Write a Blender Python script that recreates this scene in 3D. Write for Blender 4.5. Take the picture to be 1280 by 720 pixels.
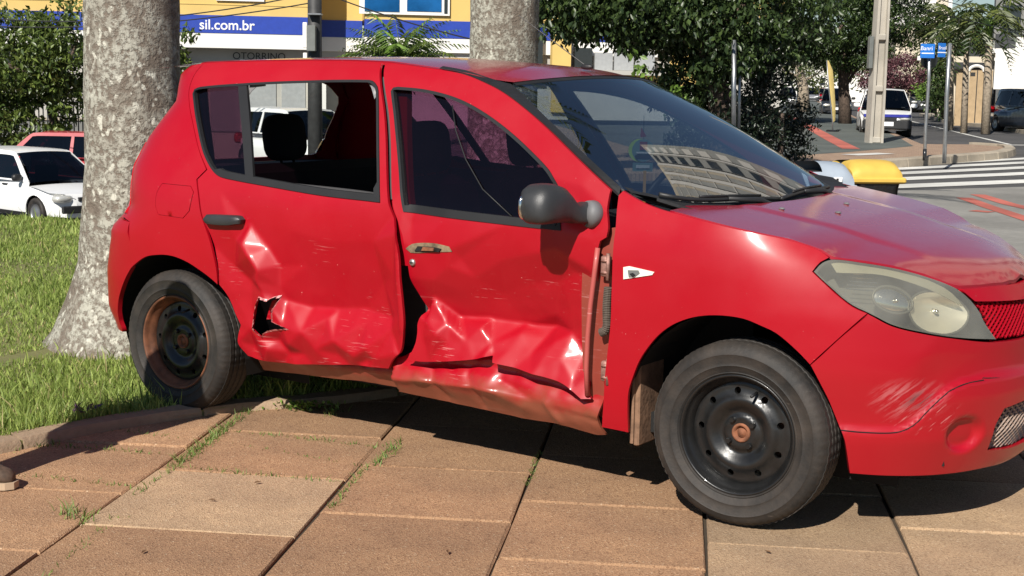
import bpy, math, random
import numpy as np
from mathutils import Vector, Matrix
from mathutils.geometry import delaunay_2d_cdt
random.seed(7); RNG = np.random.default_rng(7)
for o in list(bpy.data.objects): bpy.data.objects.remove(o)
scene = bpy.context.scene; COL = scene.collection
PI = math.pi

# ---------------------------------------------------------------- camera, sky, sun, exposure
CAM = np.array([4.504, -4.955, 1.419]); FPX = 1787.0
YAW, PITCH, ROLL = .594, -.143, .018
def cam_axes():
    c, s = math.cos, math.sin
    X = np.array([[1, 0, 0], [0, c(PITCH), -s(PITCH)], [0, s(PITCH), c(PITCH)]])
    Z = np.array([[c(YAW), -s(YAW), 0], [s(YAW), c(YAW), 0], [0, 0, 1]])
    M = Z @ X; r, f, u = M[:, 0], M[:, 1], M[:, 2]
    return c(ROLL)*r + s(ROLL)*u, -s(ROLL)*r + c(ROLL)*u, f
CR, CU, CF = cam_axes()
cd = bpy.data.cameras.new('camera'); cam = bpy.data.objects.new('camera', cd); COL.objects.link(cam)
cd.sensor_width = 36; cd.lens = FPX/1280*36; cd.clip_start = .05; cd.clip_end = 2000
cam.matrix_world = Matrix(((CR[0], CU[0], -CF[0], CAM[0]), (CR[1], CU[1], -CF[1], CAM[1]), (CR[2], CU[2], -CF[2], CAM[2]), (0, 0, 0, 1)))
scene.camera = cam
SUN_EL = math.radians(39); SUN_H = np.array([.21, -.978]); SUN_H /= np.linalg.norm(SUN_H)
sd = Vector((SUN_H[0]*math.cos(SUN_EL), SUN_H[1]*math.cos(SUN_EL), math.sin(SUN_EL)))
W = bpy.data.worlds.new('World'); scene.world = W; W.use_nodes = True
nt = W.node_tree; bg = nt.nodes['Background']; sk = nt.nodes.new('ShaderNodeTexSky')
sk.sky_type = 'NISHITA'; sk.sun_disc = False; sk.sun_elevation = SUN_EL; sk.sun_rotation = math.atan2(SUN_H[0], SUN_H[1])
sk.air_density = 1.0; sk.dust_density = .05; sk.ozone_density = 3.5; sk.altitude = 0
nt.links.new(sk.outputs[0], bg.inputs[0]); bg.inputs[1].default_value = .05
sl = bpy.data.lights.new('sun', 'SUN'); sl.energy = 5.0; sl.angle = math.radians(.5); sl.color = (1, .95, .87)
so = bpy.data.objects.new('sun', sl); COL.objects.link(so); so.rotation_euler = sd.to_track_quat('Z', 'Y').to_euler(); so.location = (0, -20, 30)
scene.view_settings.view_transform = 'Standard'; scene.view_settings.look = 'None'
scene.view_settings.exposure = 0.38; scene.view_settings.gamma = 1
scene.render.engine = 'CYCLES'

# ---------------------------------------------------------------- places
RV = np.array([math.cos(YAW), math.sin(YAW)]); FV = np.array([-math.sin(YAW), math.cos(YAW)])
def wp(a, d): return CAM[:2] + a*RV + d*FV              # lateral / depth metres -> world
def at(u, v, z=None, d=None):                            # a sight line met with the height z, or with the depth d
    r = CF + CR*(u-640)/FPX - CU*(v-360)/FPX
    t = (z-CAM[2])/r[2] if z is not None else d/(r[0]*FV[0]+r[1]*FV[1])
    return CAM + r*t
ANG = YAW                                                # rotation that makes +x run to the right of the view

# ---------------------------------------------------------------- object helpers
def mesh(name, V, F, mats, smooth=False, mi=None):
    me = bpy.data.meshes.new(name)
    me.from_pydata([tuple(map(float, v)) for v in V], [], [tuple(map(int, f)) for f in F])
    for m in (mats if isinstance(mats, (list, tuple)) else [mats]): me.materials.append(m)
    if mi is not None: me.polygons.foreach_set('material_index', np.array(mi, dtype=np.int32))
    if smooth: me.polygons.foreach_set('use_smooth', np.ones(len(me.polygons), dtype=bool))
    me.update(); return me
def fast_mesh(name, V, F, mat, smooth=False):            # F: (n,k) array
    V = np.asarray(V, dtype=np.float32); F = np.asarray(F, dtype=np.int32); n, k = F.shape
    me = bpy.data.meshes.new(name); me.vertices.add(len(V)); me.vertices.foreach_set('co', V.ravel())
    me.loops.add(n*k); me.loops.foreach_set('vertex_index', F.ravel())
    me.polygons.add(n); me.polygons.foreach_set('loop_start', np.arange(0, n*k, k, dtype=np.int32))
    me.materials.append(mat)
    if smooth: me.polygons.foreach_set('use_smooth', np.ones(n, dtype=bool))
    me.update(calc_edges=True); me.validate(); return me
def link(name, me, parent=None, loc=None, rot=None):
    o = bpy.data.objects.new(name, me); COL.objects.link(o)
    if parent: o.parent = parent
    if loc is not None: o.location = loc
    if rot is not None: o.rotation_euler = rot
    return o
def obj(name, V, F, mats, parent=None, smooth=False, mi=None, loc=None, rot=None):
    return link(name, mesh(name, V, F, mats, smooth, mi), parent, loc, rot)
def tag(o, label=None, cat=None, group=None, kind=None):
    if label: o['label'] = label
    if cat: o['category'] = cat
    if group: o['group'] = group
    if kind: o['kind'] = kind
    return o
def thing(name, label, cat, loc=(0, 0, 0), rz=0, group=None):
    o = bpy.data.objects.new(name, None); COL.objects.link(o); o.location = loc; o.rotation_euler = (0, 0, rz)
    o.empty_display_size = .2
    return tag(o, label, cat, group)
def structure(o): return tag(o, kind='structure')
class MB:                                                # collects shapes that become ONE mesh
    def __init__(s): s.V = []; s.F = []
    def add(s, V, F):
        b = len(s.V); s.V += [tuple(v) for v in V]; s.F += [tuple(i+b for i in f) for f in F]; return s
    def box(s, c, h, rz=0, bev=0, M=None):
        hx, hy, hz = h; V = []; F = []
        if bev <= 0:
            V = [(x, y, z) for x in (-hx, hx) for y in (-hy, hy) for z in (-hz, hz)]
            F = [(0, 1, 3, 2), (4, 6, 7, 5), (0, 4, 5, 1), (2, 3, 7, 6), (0, 2, 6, 4), (1, 5, 7, 3)]
        else:
            b = min(bev, hx*.9, hy*.9, hz*.9)
            for (zz, i) in ((-hz, b), (-hz+b, 0), (hz-b, 0), (hz, b)):
                x, y = hx-i, hy-i; q = b*.999 if i == 0 else b*.5
                V += [(-x+q, -y, zz), (x-q, -y, zz), (x, -y+q, zz), (x, y-q, zz), (x-q, y, zz), (-x+q, y, zz), (-x, y-q, zz), (-x, -y+q, zz)]
            for k in range(3):
                for j in range(8): F.append((k*8+j, k*8+(j+1) % 8, k*8+8+(j+1) % 8, k*8+8+j))
            F.append(tuple(range(7, -1, -1))); F.append(tuple(range(24, 32)))
        c_, s_ = math.cos(rz), math.sin(rz)
        R = [(c_*x-s_*y+c[0], s_*x+c_*y+c[1], z+c[2]) for x, y, z in V]
        if M is not None: R = [tuple(M @ Vector(p)) for p in R]
        return s.add(R, F)
    def tube(s, pts, rad, n=8, caps=True):
        P = [Vector(p) for p in pts]; rad = rad if isinstance(rad, (list, tuple)) else [rad]*len(P)
        V = []; F = []; up = None
        for i, p in enumerate(P):
            t = (P[min(i+1, len(P)-1)]-P[max(i-1, 0)]).normalized()
            if up is None: up = Vector((0, 0, 1)) if abs(t.z) < .9 else Vector((1, 0, 0))
            a = t.cross(up).normalized(); b = a.cross(t).normalized(); up = b
            for j in range(n):
                th = 2*PI*j/n; V.append(p+(a*math.cos(th)+b*math.sin(th))*rad[i])
        for i in range(len(P)-1):
            for j in range(n): F.append((i*n+j, i*n+(j+1) % n, (i+1)*n+(j+1) % n, (i+1)*n+j))
        if caps: F.append(tuple(range(n-1, -1, -1))); F.append(tuple((len(P)-1)*n+j for j in range(n)))
        return s.add(V, F)
    def lathe(s, prof, n=48, axis='y', c=(0, 0, 0), fn=None):   # prof: (radius, along-axis)
        V = []; F = []
        for i, (r, h) in enumerate(prof):
            for j in range(n):
                th = 2*PI*j/n; rr = r if fn is None else fn(i, j, th, r)
                x, z = rr*math.cos(th), rr*math.sin(th)
                V.append((c[0]+x, c[1]+h, c[2]+z) if axis == 'y' else (c[0]+x, c[1]+z, c[2]+h))
        for i in range(len(prof)-1):
            for j in range(n): F.append((i*n+j, (i+1)*n+j, (i+1)*n+(j+1) % n, i*n+(j+1) % n))
        return s.add(V, F)
    def ball(s, c, r, n=16, m=10, p=1.0, M=None):                 # superellipsoid
        V = []; F = []
        sg = lambda v: math.copysign(abs(v)**p, v)
        for i in range(m+1):
            la = -PI/2+PI*i/m
            for j in range(n):
                lo = 2*PI*j/n
                q = Vector((sg(math.cos(la))*sg(math.cos(lo))*r[0], sg(math.cos(la))*sg(math.sin(lo))*r[1], sg(math.sin(la))*r[2]))
                if M is not None: q = M @ q
                V.append(q+Vector(c))
        for i in range(m):
            for j in range(n): F.append((i*n+j, i*n+(j+1) % n, (i+1)*n+(j+1) % n, (i+1)*n+j))
        return s.add(V, F)
    def build(s, name, mat, parent=None, smooth=False, loc=None, rot=None):
        return obj(name, s.V, s.F, mat, parent, smooth, None, loc, rot)
def autosmooth(o, deg=35):
    me = o.data; me.polygons.foreach_set('use_smooth', np.ones(len(me.polygons), dtype=bool))
    try: me.set_sharp_from_angle(angle=math.radians(deg))
    except Exception: pass
    return o

# ---------------------------------------------------------------- materials
def newmat(name):
    m = bpy.data.materials.new(name); m.use_nodes = True; nt = m.node_tree
    return m, nt, nt.nodes['Principled BSDF']
def nd(nt, t, **kw):
    n = nt.nodes.new(t)
    for k, v in kw.items():
        if k in n.inputs.keys(): n.inputs[k].default_value = v
        else: setattr(n, k, v)
    return n
def ramp(nt, src, stops):
    r = nt.nodes.new('ShaderNodeValToRGB'); e = r.color_ramp.elements
    while len(e) < len(stops): e.new(.5)
    for i, (p, c) in enumerate(stops):
        e[i].position = p; e[i].color = (*c, 1) if len(c) == 3 else c
    nt.links.new(src, r.inputs[0]); return r
def coords(nt, scale=(1, 1, 1), kind='Object', rot=(0, 0, 0)):
    t = nt.nodes.new('ShaderNodeTexCoord'); m = nt.nodes.new('ShaderNodeMapping')
    m.inputs['Scale'].default_value = scale; m.inputs['Rotation'].default_value = rot
    nt.links.new(t.outputs[kind], m.inputs[0]); return m.outputs[0]
def noise(nt, vec, scale, detail=4, rough=.55, dist=0):
    n = nd(nt, 'ShaderNodeTexNoise'); n.inputs['Scale'].default_value = scale; n.inputs['Detail'].default_value = detail
    n.inputs['Roughness'].default_value = rough; n.inputs['Distortion'].default_value = dist
    nt.links.new(vec, n.inputs['Vector']); return n.outputs['Fac']
def mixc(nt, fac, a, b):
    m = nt.nodes.new('ShaderNodeMix'); m.data_type = 'RGBA'
    for i, v in ((0, fac), (6, a), (7, b)):
        if isinstance(v, bpy.types.NodeSocket): nt.links.new(v, m.inputs[i])
        else: m.inputs[i].default_value = v if i == 0 else ((*v, 1) if len(v) == 3 else v)
    return m.outputs[2]
def bump(nt, b, src, strength=.3, dist=.01):
    n = nd(nt, 'ShaderNodeBump'); n.inputs['Strength'].default_value = strength; n.inputs['Distance'].default_value = dist
    nt.links.new(src, n.inputs['Height']); nt.links.new(n.outputs[0], b.inputs['Normal'])
def simple(name, col, rough=.6, metal=0, coat=0, var=.12, scale=8, bmp=0, bscale=60, spec=.5):
    m, nt, b = newmat(name); v = coords(nt)
    f = noise(nt, v, scale)
    r = ramp(nt, f, [(.3, tuple(c*(1-var) for c in col)), (.7, tuple(min(1, c*(1+var)) for c in col))])
    nt.links.new(r.outputs[0], b.inputs['Base Color'])
    b.inputs['Roughness'].default_value = rough; b.inputs['Metallic'].default_value = metal
    b.inputs['Coat Weight'].default_value = coat; b.inputs['Coat Roughness'].default_value = .06
    b.inputs['Specular IOR Level'].default_value = spec
    if bmp: bump(nt, b, noise(nt, v, bscale), bmp, .01)
    return m
def glass(name, tint, refl=.9, rough=.0, ior=1.5, haze=0, hazecol=(.5, .5, .45)):
    m = bpy.data.materials.new(name); m.use_nodes = True; nt = m.node_tree; nt.nodes.clear()
    out = nt.nodes.new('ShaderNodeOutputMaterial'); tr = nt.nodes.new('ShaderNodeBsdfTransparent'); gl = nt.nodes.new('ShaderNodeBsdfGlossy')
    fr = nt.nodes.new('ShaderNodeFresnel'); mx = nt.nodes.new('ShaderNodeMixShader')
    tr.inputs[0].default_value = (*tint, 1); gl.inputs[0].default_value = (refl, refl, refl, 1); gl.inputs['Roughness'].default_value = rough
    bf = nt.nodes.new('ShaderNodeNewGeometry'); mi = nt.nodes.new('ShaderNodeMix'); mi.data_type = 'FLOAT'    # same reflectance seen from either side
    nt.links.new(bf.outputs['Backfacing'], mi.inputs[0]); mi.inputs[2].default_value = ior; mi.inputs[3].default_value = 1/ior; nt.links.new(mi.outputs[0], fr.inputs[0])
    # small waviness and dust film
    v = coords(nt); f = noise(nt, v, 3)
    base = tr.outputs[0]
    if haze:
        df = nt.nodes.new('ShaderNodeBsdfDiffuse'); df.inputs[0].default_value = (*hazecol, 1)
        m2 = nt.nodes.new('ShaderNodeMixShader'); r = ramp(nt, f, [(.3, (haze*.5,)*3), (.75, (haze*1.5,)*3)])
        nt.links.new(r.outputs[0], m2.inputs[0]); nt.links.new(tr.outputs[0], m2.inputs[1]); nt.links.new(df.outputs[0], m2.inputs[2]); base = m2.outputs[0]
    nt.links.new(fr.outputs[0], mx.inputs[0]); nt.links.new(base, mx.inputs[1]); nt.links.new(gl.outputs[0], mx.inputs[2])
    nt.links.new(mx.outputs[0], out.inputs[0]); return m
M = {}
def paint_mat(name, col, dust=0.0, scr=0.0, mud=0.0, coat=.14, rough=.42):
    m, nt, b = newmat(name); v = coords(nt); b.inputs['Coat IOR'].default_value = 1.7
    c = mixc(nt, noise(nt, v, 2.2, 3), tuple(x*.93 for x in col), tuple(min(1, x*1.07) for x in col))
    # fine dust specks
    sp = ramp(nt, noise(nt, v, 90, 2), [(.74, (0, 0, 0)), (.82, (1, 1, 1))]); c = mixc(nt, sp.outputs[0], c, (.60, .20, .19)) if dust else c
    if scr:
        for rot, sc, th in ((.15, (3, 3, 60), .60), (-.45, (4, 4, 80), .63), (1.0, (6, 6, 70), .64)):
            v2 = coords(nt, sc, rot=(0, rot, 0)); n2 = noise(nt, v2, 1.6, 5, .65)
            msk = ramp(nt, noise(nt, v, 5.5, 2), [(.56, (0, 0, 0)), (.68, (1, 1, 1))])
            s2 = ramp(nt, n2, [(th, (0, 0, 0)), (th+.025, (1, 1, 1))])
            mul = nd(nt, 'ShaderNodeMath', operation='MULTIPLY'); nt.links.new(msk.outputs[0], mul.inputs[0]); nt.links.new(s2.outputs[0], mul.inputs[1])
            sz = nt.nodes.new('ShaderNodeSeparateXYZ'); nt.links.new(v, sz.inputs[0]); zm = ramp(nt, sz.outputs[2], [(.72, (scr,)*3), (.86, (0, 0, 0))])   # the other car's bumper reached no higher
            mu2 = nd(nt, 'ShaderNodeMath', operation='MULTIPLY'); nt.links.new(mul.outputs[0], mu2.inputs[0]); nt.links.new(zm.outputs[0], mu2.inputs[1])
            c = mixc(nt, mu2.outputs[0], c, (.66, .32, .31))
    rr = rough
    if mud:
        sep = nt.nodes.new('ShaderNodeSeparateXYZ'); nt.links.new(v, sep.inputs[0])
        ad = nd(nt, 'ShaderNodeMath', operation='MULTIPLY_ADD'); nt.links.new(noise(nt, v, 9, 5), ad.inputs[0]); ad.inputs[1].default_value = -.16; nt.links.new(sep.outputs[2], ad.inputs[2])
        mr = ramp(nt, ad.outputs[0], [(max(0.0, mud-.10), (.8, .8, .8)), (mud-.02, (0, 0, 0))])
        c = mixc(nt, mr.outputs[0], c, (.20, .080, .042))
    nt.links.new(c, b.inputs['Base Color'])
    rg = ramp(nt, noise(nt, v, 6, 4), [(.3, (rr-.06,)*3), (.7, (rr+.1,)*3)]); nt.links.new(rg.outputs[0], b.inputs['Roughness'])
    b.inputs['Coat Weight'].default_value = coat; b.inputs['Coat Roughness'].default_value = .10 if coat > .8 else .16
    b.inputs['Specular IOR Level'].default_value = .35
    bump(nt, b, noise(nt, v, 240, 2), .015, .002)
    return m
RED = (.36, .0012, .010)
M['red'] = paint_mat('red_paint', RED, dust=1)
M['red_scr'] = paint_mat('red_paint_scratched', RED, dust=1, scr=.5, coat=.12, rough=.47)
M['red_hood'] = paint_mat('red_paint_faded', (.34, .006, .024), dust=1, coat=1.0)
M['sill'] = paint_mat('red_paint_muddy', RED, dust=1, scr=.35, mud=.30, coat=.25)
M['trim'] = simple('black_trim', (.018, .018, .019), .5, var=.25, bmp=.1)
M['rubber'] = simple('window_rubber', (.010, .010, .011), .55, var=.2)
M['plastic'] = simple('grey_black_plastic', (.030, .031, .033), .42, var=.2, bmp=.12, bscale=400)
M['plasticlight'] = simple('worn_grey_plastic', (.13, .13, .135), .6, var=.15)
M['dark'] = simple('dark_cavity', (.007, .007, .007), .85)
M['inner'] = simple('interior_grey', (.055, .053, .055), .8, var=.2)
M['innerlight'] = simple('pillar_trim_grey', (.25, .25, .24), .7)
M['seat'] = simple('seat_fabric', (.006, .006, .007), .95)
M['rust'] = simple('rusty_brown', (.20, .075, .035), .8, var=.5, scale=30, bmp=.3)
M['mudliner'] = simple('muddy_liner', (.22, .125, .075), .85, var=.45, scale=12, bmp=.3)
M['chrome'] = simple('chrome', (.75, .75, .73), .16, 1, var=.05)
M['reflector'] = simple('headlight_reflector', (.86, .84, .76), .28, .55, var=.06)
M['lampbody'] = simple('headlight_housing', (.09, .095, .09), .45, .2, var=.2)
M['creamlens'] = simple('cream_lens', (.78, .76, .66), .4, var=.08)
M['steel'] = simple('black_wheel_steel', (.010, .010, .010), .36, 0, coat=.12, var=.4, scale=14, bmp=.05)
M['metal'] = simple('scratched_metal', (.45, .43, .41), .45, .8)
M['glass_clear'] = glass('window_glass', (.86, .89, .87), haze=.02)
M['glass_screen'] = glass('windscreen_glass', (.38, .44, .48), refl=1.0, ior=5.0, haze=.006, hazecol=(.35, .4, .45))
M['glass_tint'] = glass('purple_tint_glass', (.25, .09, .19), ior=1.5, haze=.012, hazecol=(.15, .08, .13))
M['glass_lamp'] = glass('hazy_lamp_glass', (.86, .84, .74), ior=1.5, haze=.20, hazecol=(.55, .54, .47))
M['glass_quarter'] = glass('dark_quarter_glass', (.13, .05, .08), ior=1.5, haze=.01, hazecol=(.15, .08, .13))
M['glass_car'] = glass('dark_car_glass', (.05, .06, .08), ior=1.6)
M['white'] = simple('white_paint', (.80, .80, .79), .35, coat=.4, var=.03)
M['blk'] = simple('black_paint', (.012, .013, .016), .3, coat=.5)
M['redlamp'] = simple('red_lamp', (.42, .006, .012), .2, coat=.6)
# tyre: dusty black rubber
m, nt, b = newmat('dusty_tyre'); v = coords(nt)
c = mixc(nt, ramp(nt, noise(nt, v, 7, 6, .65), [(.35, (0, 0, 0)), (.72, (1, 1, 1))]).outputs[0], (.011, .0105, .010), (.050, .039, .031))
sc = ramp(nt, noise(nt, coords(nt, (4, 4, 22), rot=(0, .6, 0)), 2.5, 5, .7), [(.66, (0, 0, 0)), (.74, (1, 1, 1))])
c = mixc(nt, sc.outputs[0], c, (.11, .09, .075)); nt.links.new(c, b.inputs['Base Color']); b.inputs['Roughness'].default_value = .7
bump(nt, b, noise(nt, v, 120), .25, .004); M['tyre'] = m
# paving slabs: red washed aggregate
def slab(name, dark, mid, light):
    m, nt, b = newmat(name); v = coords(nt, kind='Object'); oi = nt.nodes.new('ShaderNodeObjectInfo')
    vo = nd(nt, 'ShaderNodeTexVoronoi'); vo.inputs['Scale'].default_value = 190; nt.links.new(v, vo.inputs['Vector'])
    g = ramp(nt, vo.outputs['Color'], [(.1, dark), (.5, mid), (.84, mid), (.97, light)])
    blot = ramp(nt, noise(nt, v, 2.6, 6, .6), [(.3, (.74, .72, .72)), (.7, (1.18, 1.16, 1.1))])
    mm = nd(nt, 'ShaderNodeMix', data_type='RGBA', blend_type='MULTIPLY'); mm.inputs[0].default_value = 1
    nt.links.new(g.outputs[0], mm.inputs[6]); nt.links.new(blot.outputs[0], mm.inputs[7])
    hs = nd(nt, 'ShaderNodeHueSaturation'); mr = nd(nt, 'ShaderNodeMapRange'); nt.links.new(oi.outputs['Random'], mr.inputs[0])
    mr.inputs[3].default_value = .70; mr.inputs[4].default_value = 1.12; nt.links.new(mr.outputs[0], hs.inputs['Value']); nt.links.new(mm.outputs[2], hs.inputs['Color'])
    grain = ramp(nt, noise(nt, v, 14, 5, .65), [(.38, (0, 0, 0)), (.62, (1, 1, 1))])
    c2 = mixc(nt, grain.outputs[0], hs.outputs[0], tuple(.5*(a+c) for a, c in zip(mid, dark)))
    c3 = nd(nt, 'ShaderNodeMix', data_type='RGBA'); c3.inputs[0].default_value = .35; nt.links.new(hs.outputs[0], c3.inputs[6]); nt.links.new(c2, c3.inputs[7])
    nt.links.new(c3.outputs[2], b.inputs['Base Color']); b.inputs['Roughness'].default_value = .9
    bump(nt, b, vo.outputs['Distance'], .55, .006); return m
M['slab'] = slab('red_washed_slab', (.23, .120, .062), (.45, .268, .150), (.70, .54, .37))
M['slab_pale'] = slab('pale_washed_slab', (.28, .18, .105), (.47, .325, .20), (.66, .53, .38))
def ground(name, a, b_, scale, bscale, strength=.4, rough=.9, big=.6):
    m, nt, b = newmat(name); v = coords(nt)
    c = mixc(nt, noise(nt, v, scale, 6, .65), a, b_)
    bl = ramp(nt, noise(nt, v, big, 4), [(.3, (.7, .7, .7)), (.7, (1.2, 1.2, 1.2))])
    mm = nd(nt, 'ShaderNodeMix', data_type='RGBA', blend_type='MULTIPLY'); mm.inputs[0].default_value = 1
    nt.links.new(c, mm.inputs[6]); nt.links.new(bl.outputs[0], mm.inputs[7]); nt.links.new(mm.outputs[2], b.inputs['Base Color'])
    b.inputs['Roughness'].default_value = rough; bump(nt, b, noise(nt, v, bscale, 4), strength, .01); return m
M['asphalt'] = ground('asphalt', (.045, .044, .046), (.10, .096, .094), 40, 120)
M['asphalt_old'] = ground('old_patched_asphalt', (.17, .165, .15), (.33, .315, .285), 7, 60, big=.35)
M['joint'] = ground('joint_soil', (.03, .022, .015), (.07, .05, .03), 30, 80)
M['soil'] = ground('lawn_soil', (.12, .125, .04), (.24, .225, .085), 25, 60)
M['kerb'] = ground('kerb_concrete', (.22, .150, .095), (.40, .285, .190), 22, 70)
M['kerb_far'] = ground('far_kerb_concrete', (.30, .25, .19), (.46, .40, .31), 9, 50)
M['greenpave'] = ground('painted_pavement', (.075, .088, .080), (.115, .128, .118), 5, 60)
M['redline'] = ground('tactile_red', (.42, .10, .075), (.52, .15, .11), 8, 60)
M['marking'] = ground('road_marking', (.55, .54, .50), (.74, .73, .69), 9, 60)
M['concrete'] = ground('pole_concrete', (.34, .31, .26), (.52, .48, .41), 3, 50)
# brick paver strip, too far away to pick apart
m, nt, b = newmat('far_brick_pavers'); v = coords(nt, (1, 1, 1)); bt = nd(nt, 'ShaderNodeTexBrick'); nt.links.new(v, bt.inputs[0])
bt.inputs['Color1'].default_value = (.30, .19, .13, 1); bt.inputs['Color2'].default_value = (.40, .28, .19, 1); bt.inputs['Mortar'].default_value = (.16, .12, .09, 1)
bt.inputs['Scale'].default_value = 3; nt.links.new(bt.outputs[0], b.inputs['Base Color']); b.inputs['Roughness'].default_value = .9; M['pavers'] = m
def leafmat(name, dark, light, trans=.25, rough=.4, dry=None):
    m, nt, b = newmat(name); g = nt.nodes.new('ShaderNodeNewGeometry')
    r = ramp(nt, g.outputs['Random Per Island'], [(0, dark), (.68, tuple(.5*(a+c) for a, c in zip(dark, light))), (.955, light), (.96, dry or light)])
    nt.links.new(r.outputs[0], b.inputs['Base Color']); b.inputs['Roughness'].default_value = rough
    tl = nt.nodes.new('ShaderNodeBsdfTranslucent'); nt.links.new(r.outputs[0], tl.inputs[0])
    mx = nt.nodes.new('ShaderNodeMixShader'); mx.inputs[0].default_value = trans; out = nt.nodes['Material Output']
    nt.links.new(b.outputs[0], mx.inputs[1]); nt.links.new(tl.outputs[0], mx.inputs[2]); nt.links.new(mx.outputs[0], out.inputs[0]); return m
M['leaf'] = leafmat('glossy_leaf', (.040, .070, .015), (.19, .25, .055))
M['leaf2'] = leafmat('deep_green_leaf', (.024, .046, .016), (.075, .115, .030))
M['leafy'] = leafmat('olive_leaf', (.055, .075, .020), (.17, .20, .055))
M['leafl'] = leafmat('light_green_leaf', (.09, .16, .025), (.20, .32, .06))
M['purple'] = leafmat('purple_leaf', (.09, .035, .045), (.22, .10, .11))
M['yucca'] = leafmat('yucca_leaf_shaded', (.008, .014, .008), (.024, .040, .019), .1)  # near-black green: the shade under the big tree is put into the leaf colour
M['towerwall'] = simple('tower_render', (.30, .26, .20), .85, var=.06, scale=.6)
M['towerpier'] = simple('tower_pier', (.42, .40, .37), .85, var=.06)
M['litter'] = simple('dry_leaf', (.16, .085, .04), .8, var=.3)
M['grass'] = leafmat('grass_blade', (.15, .22, .040), (.50, .60, .16), .45, .6, (.55, .46, .22))
M['weed'] = leafmat('weed_leaf', (.10, .16, .03), (.24, .33, .08), .3, .6)
M['purpleplant'] = leafmat('purple_plant', (.07, .03, .07), (.17, .08, .15))
# palm bark with lichen
m, nt, b = newmat('lichen_palm_bark'); v = coords(nt); vs = coords(nt, (1, 1, .8))
lc = nd(nt, 'ShaderNodeTexVoronoi'); lc.inputs['Scale'].default_value = 26; lc.feature = 'SMOOTH_F1'
wob = nd(nt, 'ShaderNodeTexNoise'); wob.inputs['Scale'].default_value = 22; nt.links.new(vs, wob.inputs['Vector'])
vm = nd(nt, 'ShaderNodeVectorMath', operation='MULTIPLY_ADD'); nt.links.new(wob.outputs['Color'], vm.inputs[0]); vm.inputs[1].default_value = (.06,)*3; nt.links.new(vs, vm.inputs[2]); nt.links.new(vm.outputs[0], lc.inputs['Vector'])
base = mixc(nt, noise(nt, coords(nt, (9, 9, 3)), 5, 6, .65), (.10, .078, .06), (.24, .195, .155))
big = noise(nt, v, 3.4, 6, .66, .8)
sep = nt.nodes.new('ShaderNodeSeparateXYZ'); nt.links.new(v, sep.inputs[0])
lich1 = ramp(nt, big, [(.40, (0, 0, 0)), (.55, (1, 1, 1))])
fine = ramp(nt, noise(nt, v, 34, 4, .7), [(.40, (0, 0, 0)), (.55, (1, 1, 1))])
mul = nd(nt, 'ShaderNodeMath', operation='MULTIPLY'); nt.links.new(lich1.outputs[0], mul.inputs[0]); nt.links.new(fine.outputs[0], mul.inputs[1])
c = mixc(nt, mul.outputs[0], base, (.40, .385, .325))
spots = ramp(nt, lc.outputs['Distance'], [(.22, (1, 1, 1)), (.30, (0, 0, 0))])
gate = ramp(nt, noise(nt, v, 4.2, 3), [(.46, (0, 0, 0)), (.54, (1, 1, 1))])
mu2 = nd(nt, 'ShaderNodeMath', operation='MULTIPLY'); nt.links.new(spots.outputs[0], mu2.inputs[0]); nt.links.new(gate.outputs[0], mu2.inputs[1])
c = mixc(nt, mu2.outputs[0], c, (.56, .54, .46)); nt.links.new(c, b.inputs['Base Color']); b.inputs['Roughness'].default_value = .95
ad = nd(nt, 'ShaderNodeMath', operation='ADD'); nt.links.new(fine.outputs[0], ad.inputs[0]); nt.links.new(noise(nt, coords(nt, (8, 8, 2)), 9, 6, .7), ad.inputs[1])
bump(nt, b, ad.outputs[0], .6, .012); M['palmbark'] = m
M['bark'] = simple('brown_bark', (.085, .06, .045), .95, var=.5, scale=14, bmp=.8, bscale=30)
M['bark_pale'] = simple('pale_bark', (.33, .27, .20), .95, var=.35, scale=14, bmp=.6, bscale=30)
M['yellowwall'] = simple('yellow_render', (.66, .46, .15), .85, var=.05, scale=1.2, bmp=.1)
M['bluewall'] = simple('blue_band_paint', (.020, .055, .36), .5, var=.08)
M['whitewall'] = simple('white_render', (.78, .76, .72), .85, var=.05, scale=1)
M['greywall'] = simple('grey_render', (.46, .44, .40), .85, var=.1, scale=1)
M['shutter'] = simple('grey_shutter', (.42, .43, .43), .5, .3, var=.08)
M['tan'] = simple('tan_wood', (.40, .29, .17), .8, var=.12, scale=4)
M['beige'] = simple('beige_render', (.62, .54, .42), .85, var=.05, scale=.6)
M['darkroof'] = simple('dark_roof', (.03, .032, .036), .7)
M['tile'] = simple('grey_roof_tile', (.16, .15, .15), .85, var=.3, scale=6)
M['bluesign'] = simple('blue_sign', (.018, .16, .55), .4, var=.05)
M['winblue'] = simple('reflective_blue_pane', (.02, .17, .48), .08, .6, var=.2, scale=2)
M['windark'] = simple('dark_pane', (.02, .025, .03), .08, 0, coat=.5)
M['polegrey'] = simple('galvanised_pole', (.36, .37, .38), .4, .8, var=.1)
M['poledark'] = simple('dark_pole', (.035, .035, .035), .6, var=.3)
M['boxgrey'] = simple('grey_meter_box', (.16, .17, .16), .55, .2)
M['bingrey'] = simple('grey_bin_plastic', (.33, .38, .44), .45, var=.08)
M['binyellow'] = simple('yellow_bin_plastic', (.62, .41, .075), .6, var=.1)
M['bag'] = simple('black_bin_bag', (.012, .012, .013), .22, coat=.3, bmp=.9, bscale=18)
M['flag'] = simple('yellow_flag_cloth', (.72, .55, .20), .8, var=.08)
M['ink'] = simple('black_ink', (.02, .02, .02), .6)
M['whiteink'] = simple('white_ink', (.85, .85, .85), .6)
M['tagteal'] = simple('teal_card', (.22, .36, .35), .6); M['taggreen'] = simple('lime_card', (.62, .85, .18), .6)
M['tagred'] = simple('red_card', (.35, .04, .05), .6); M['orange'] = simple('orange_ribbon', (.90, .45, .08), .6)
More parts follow.
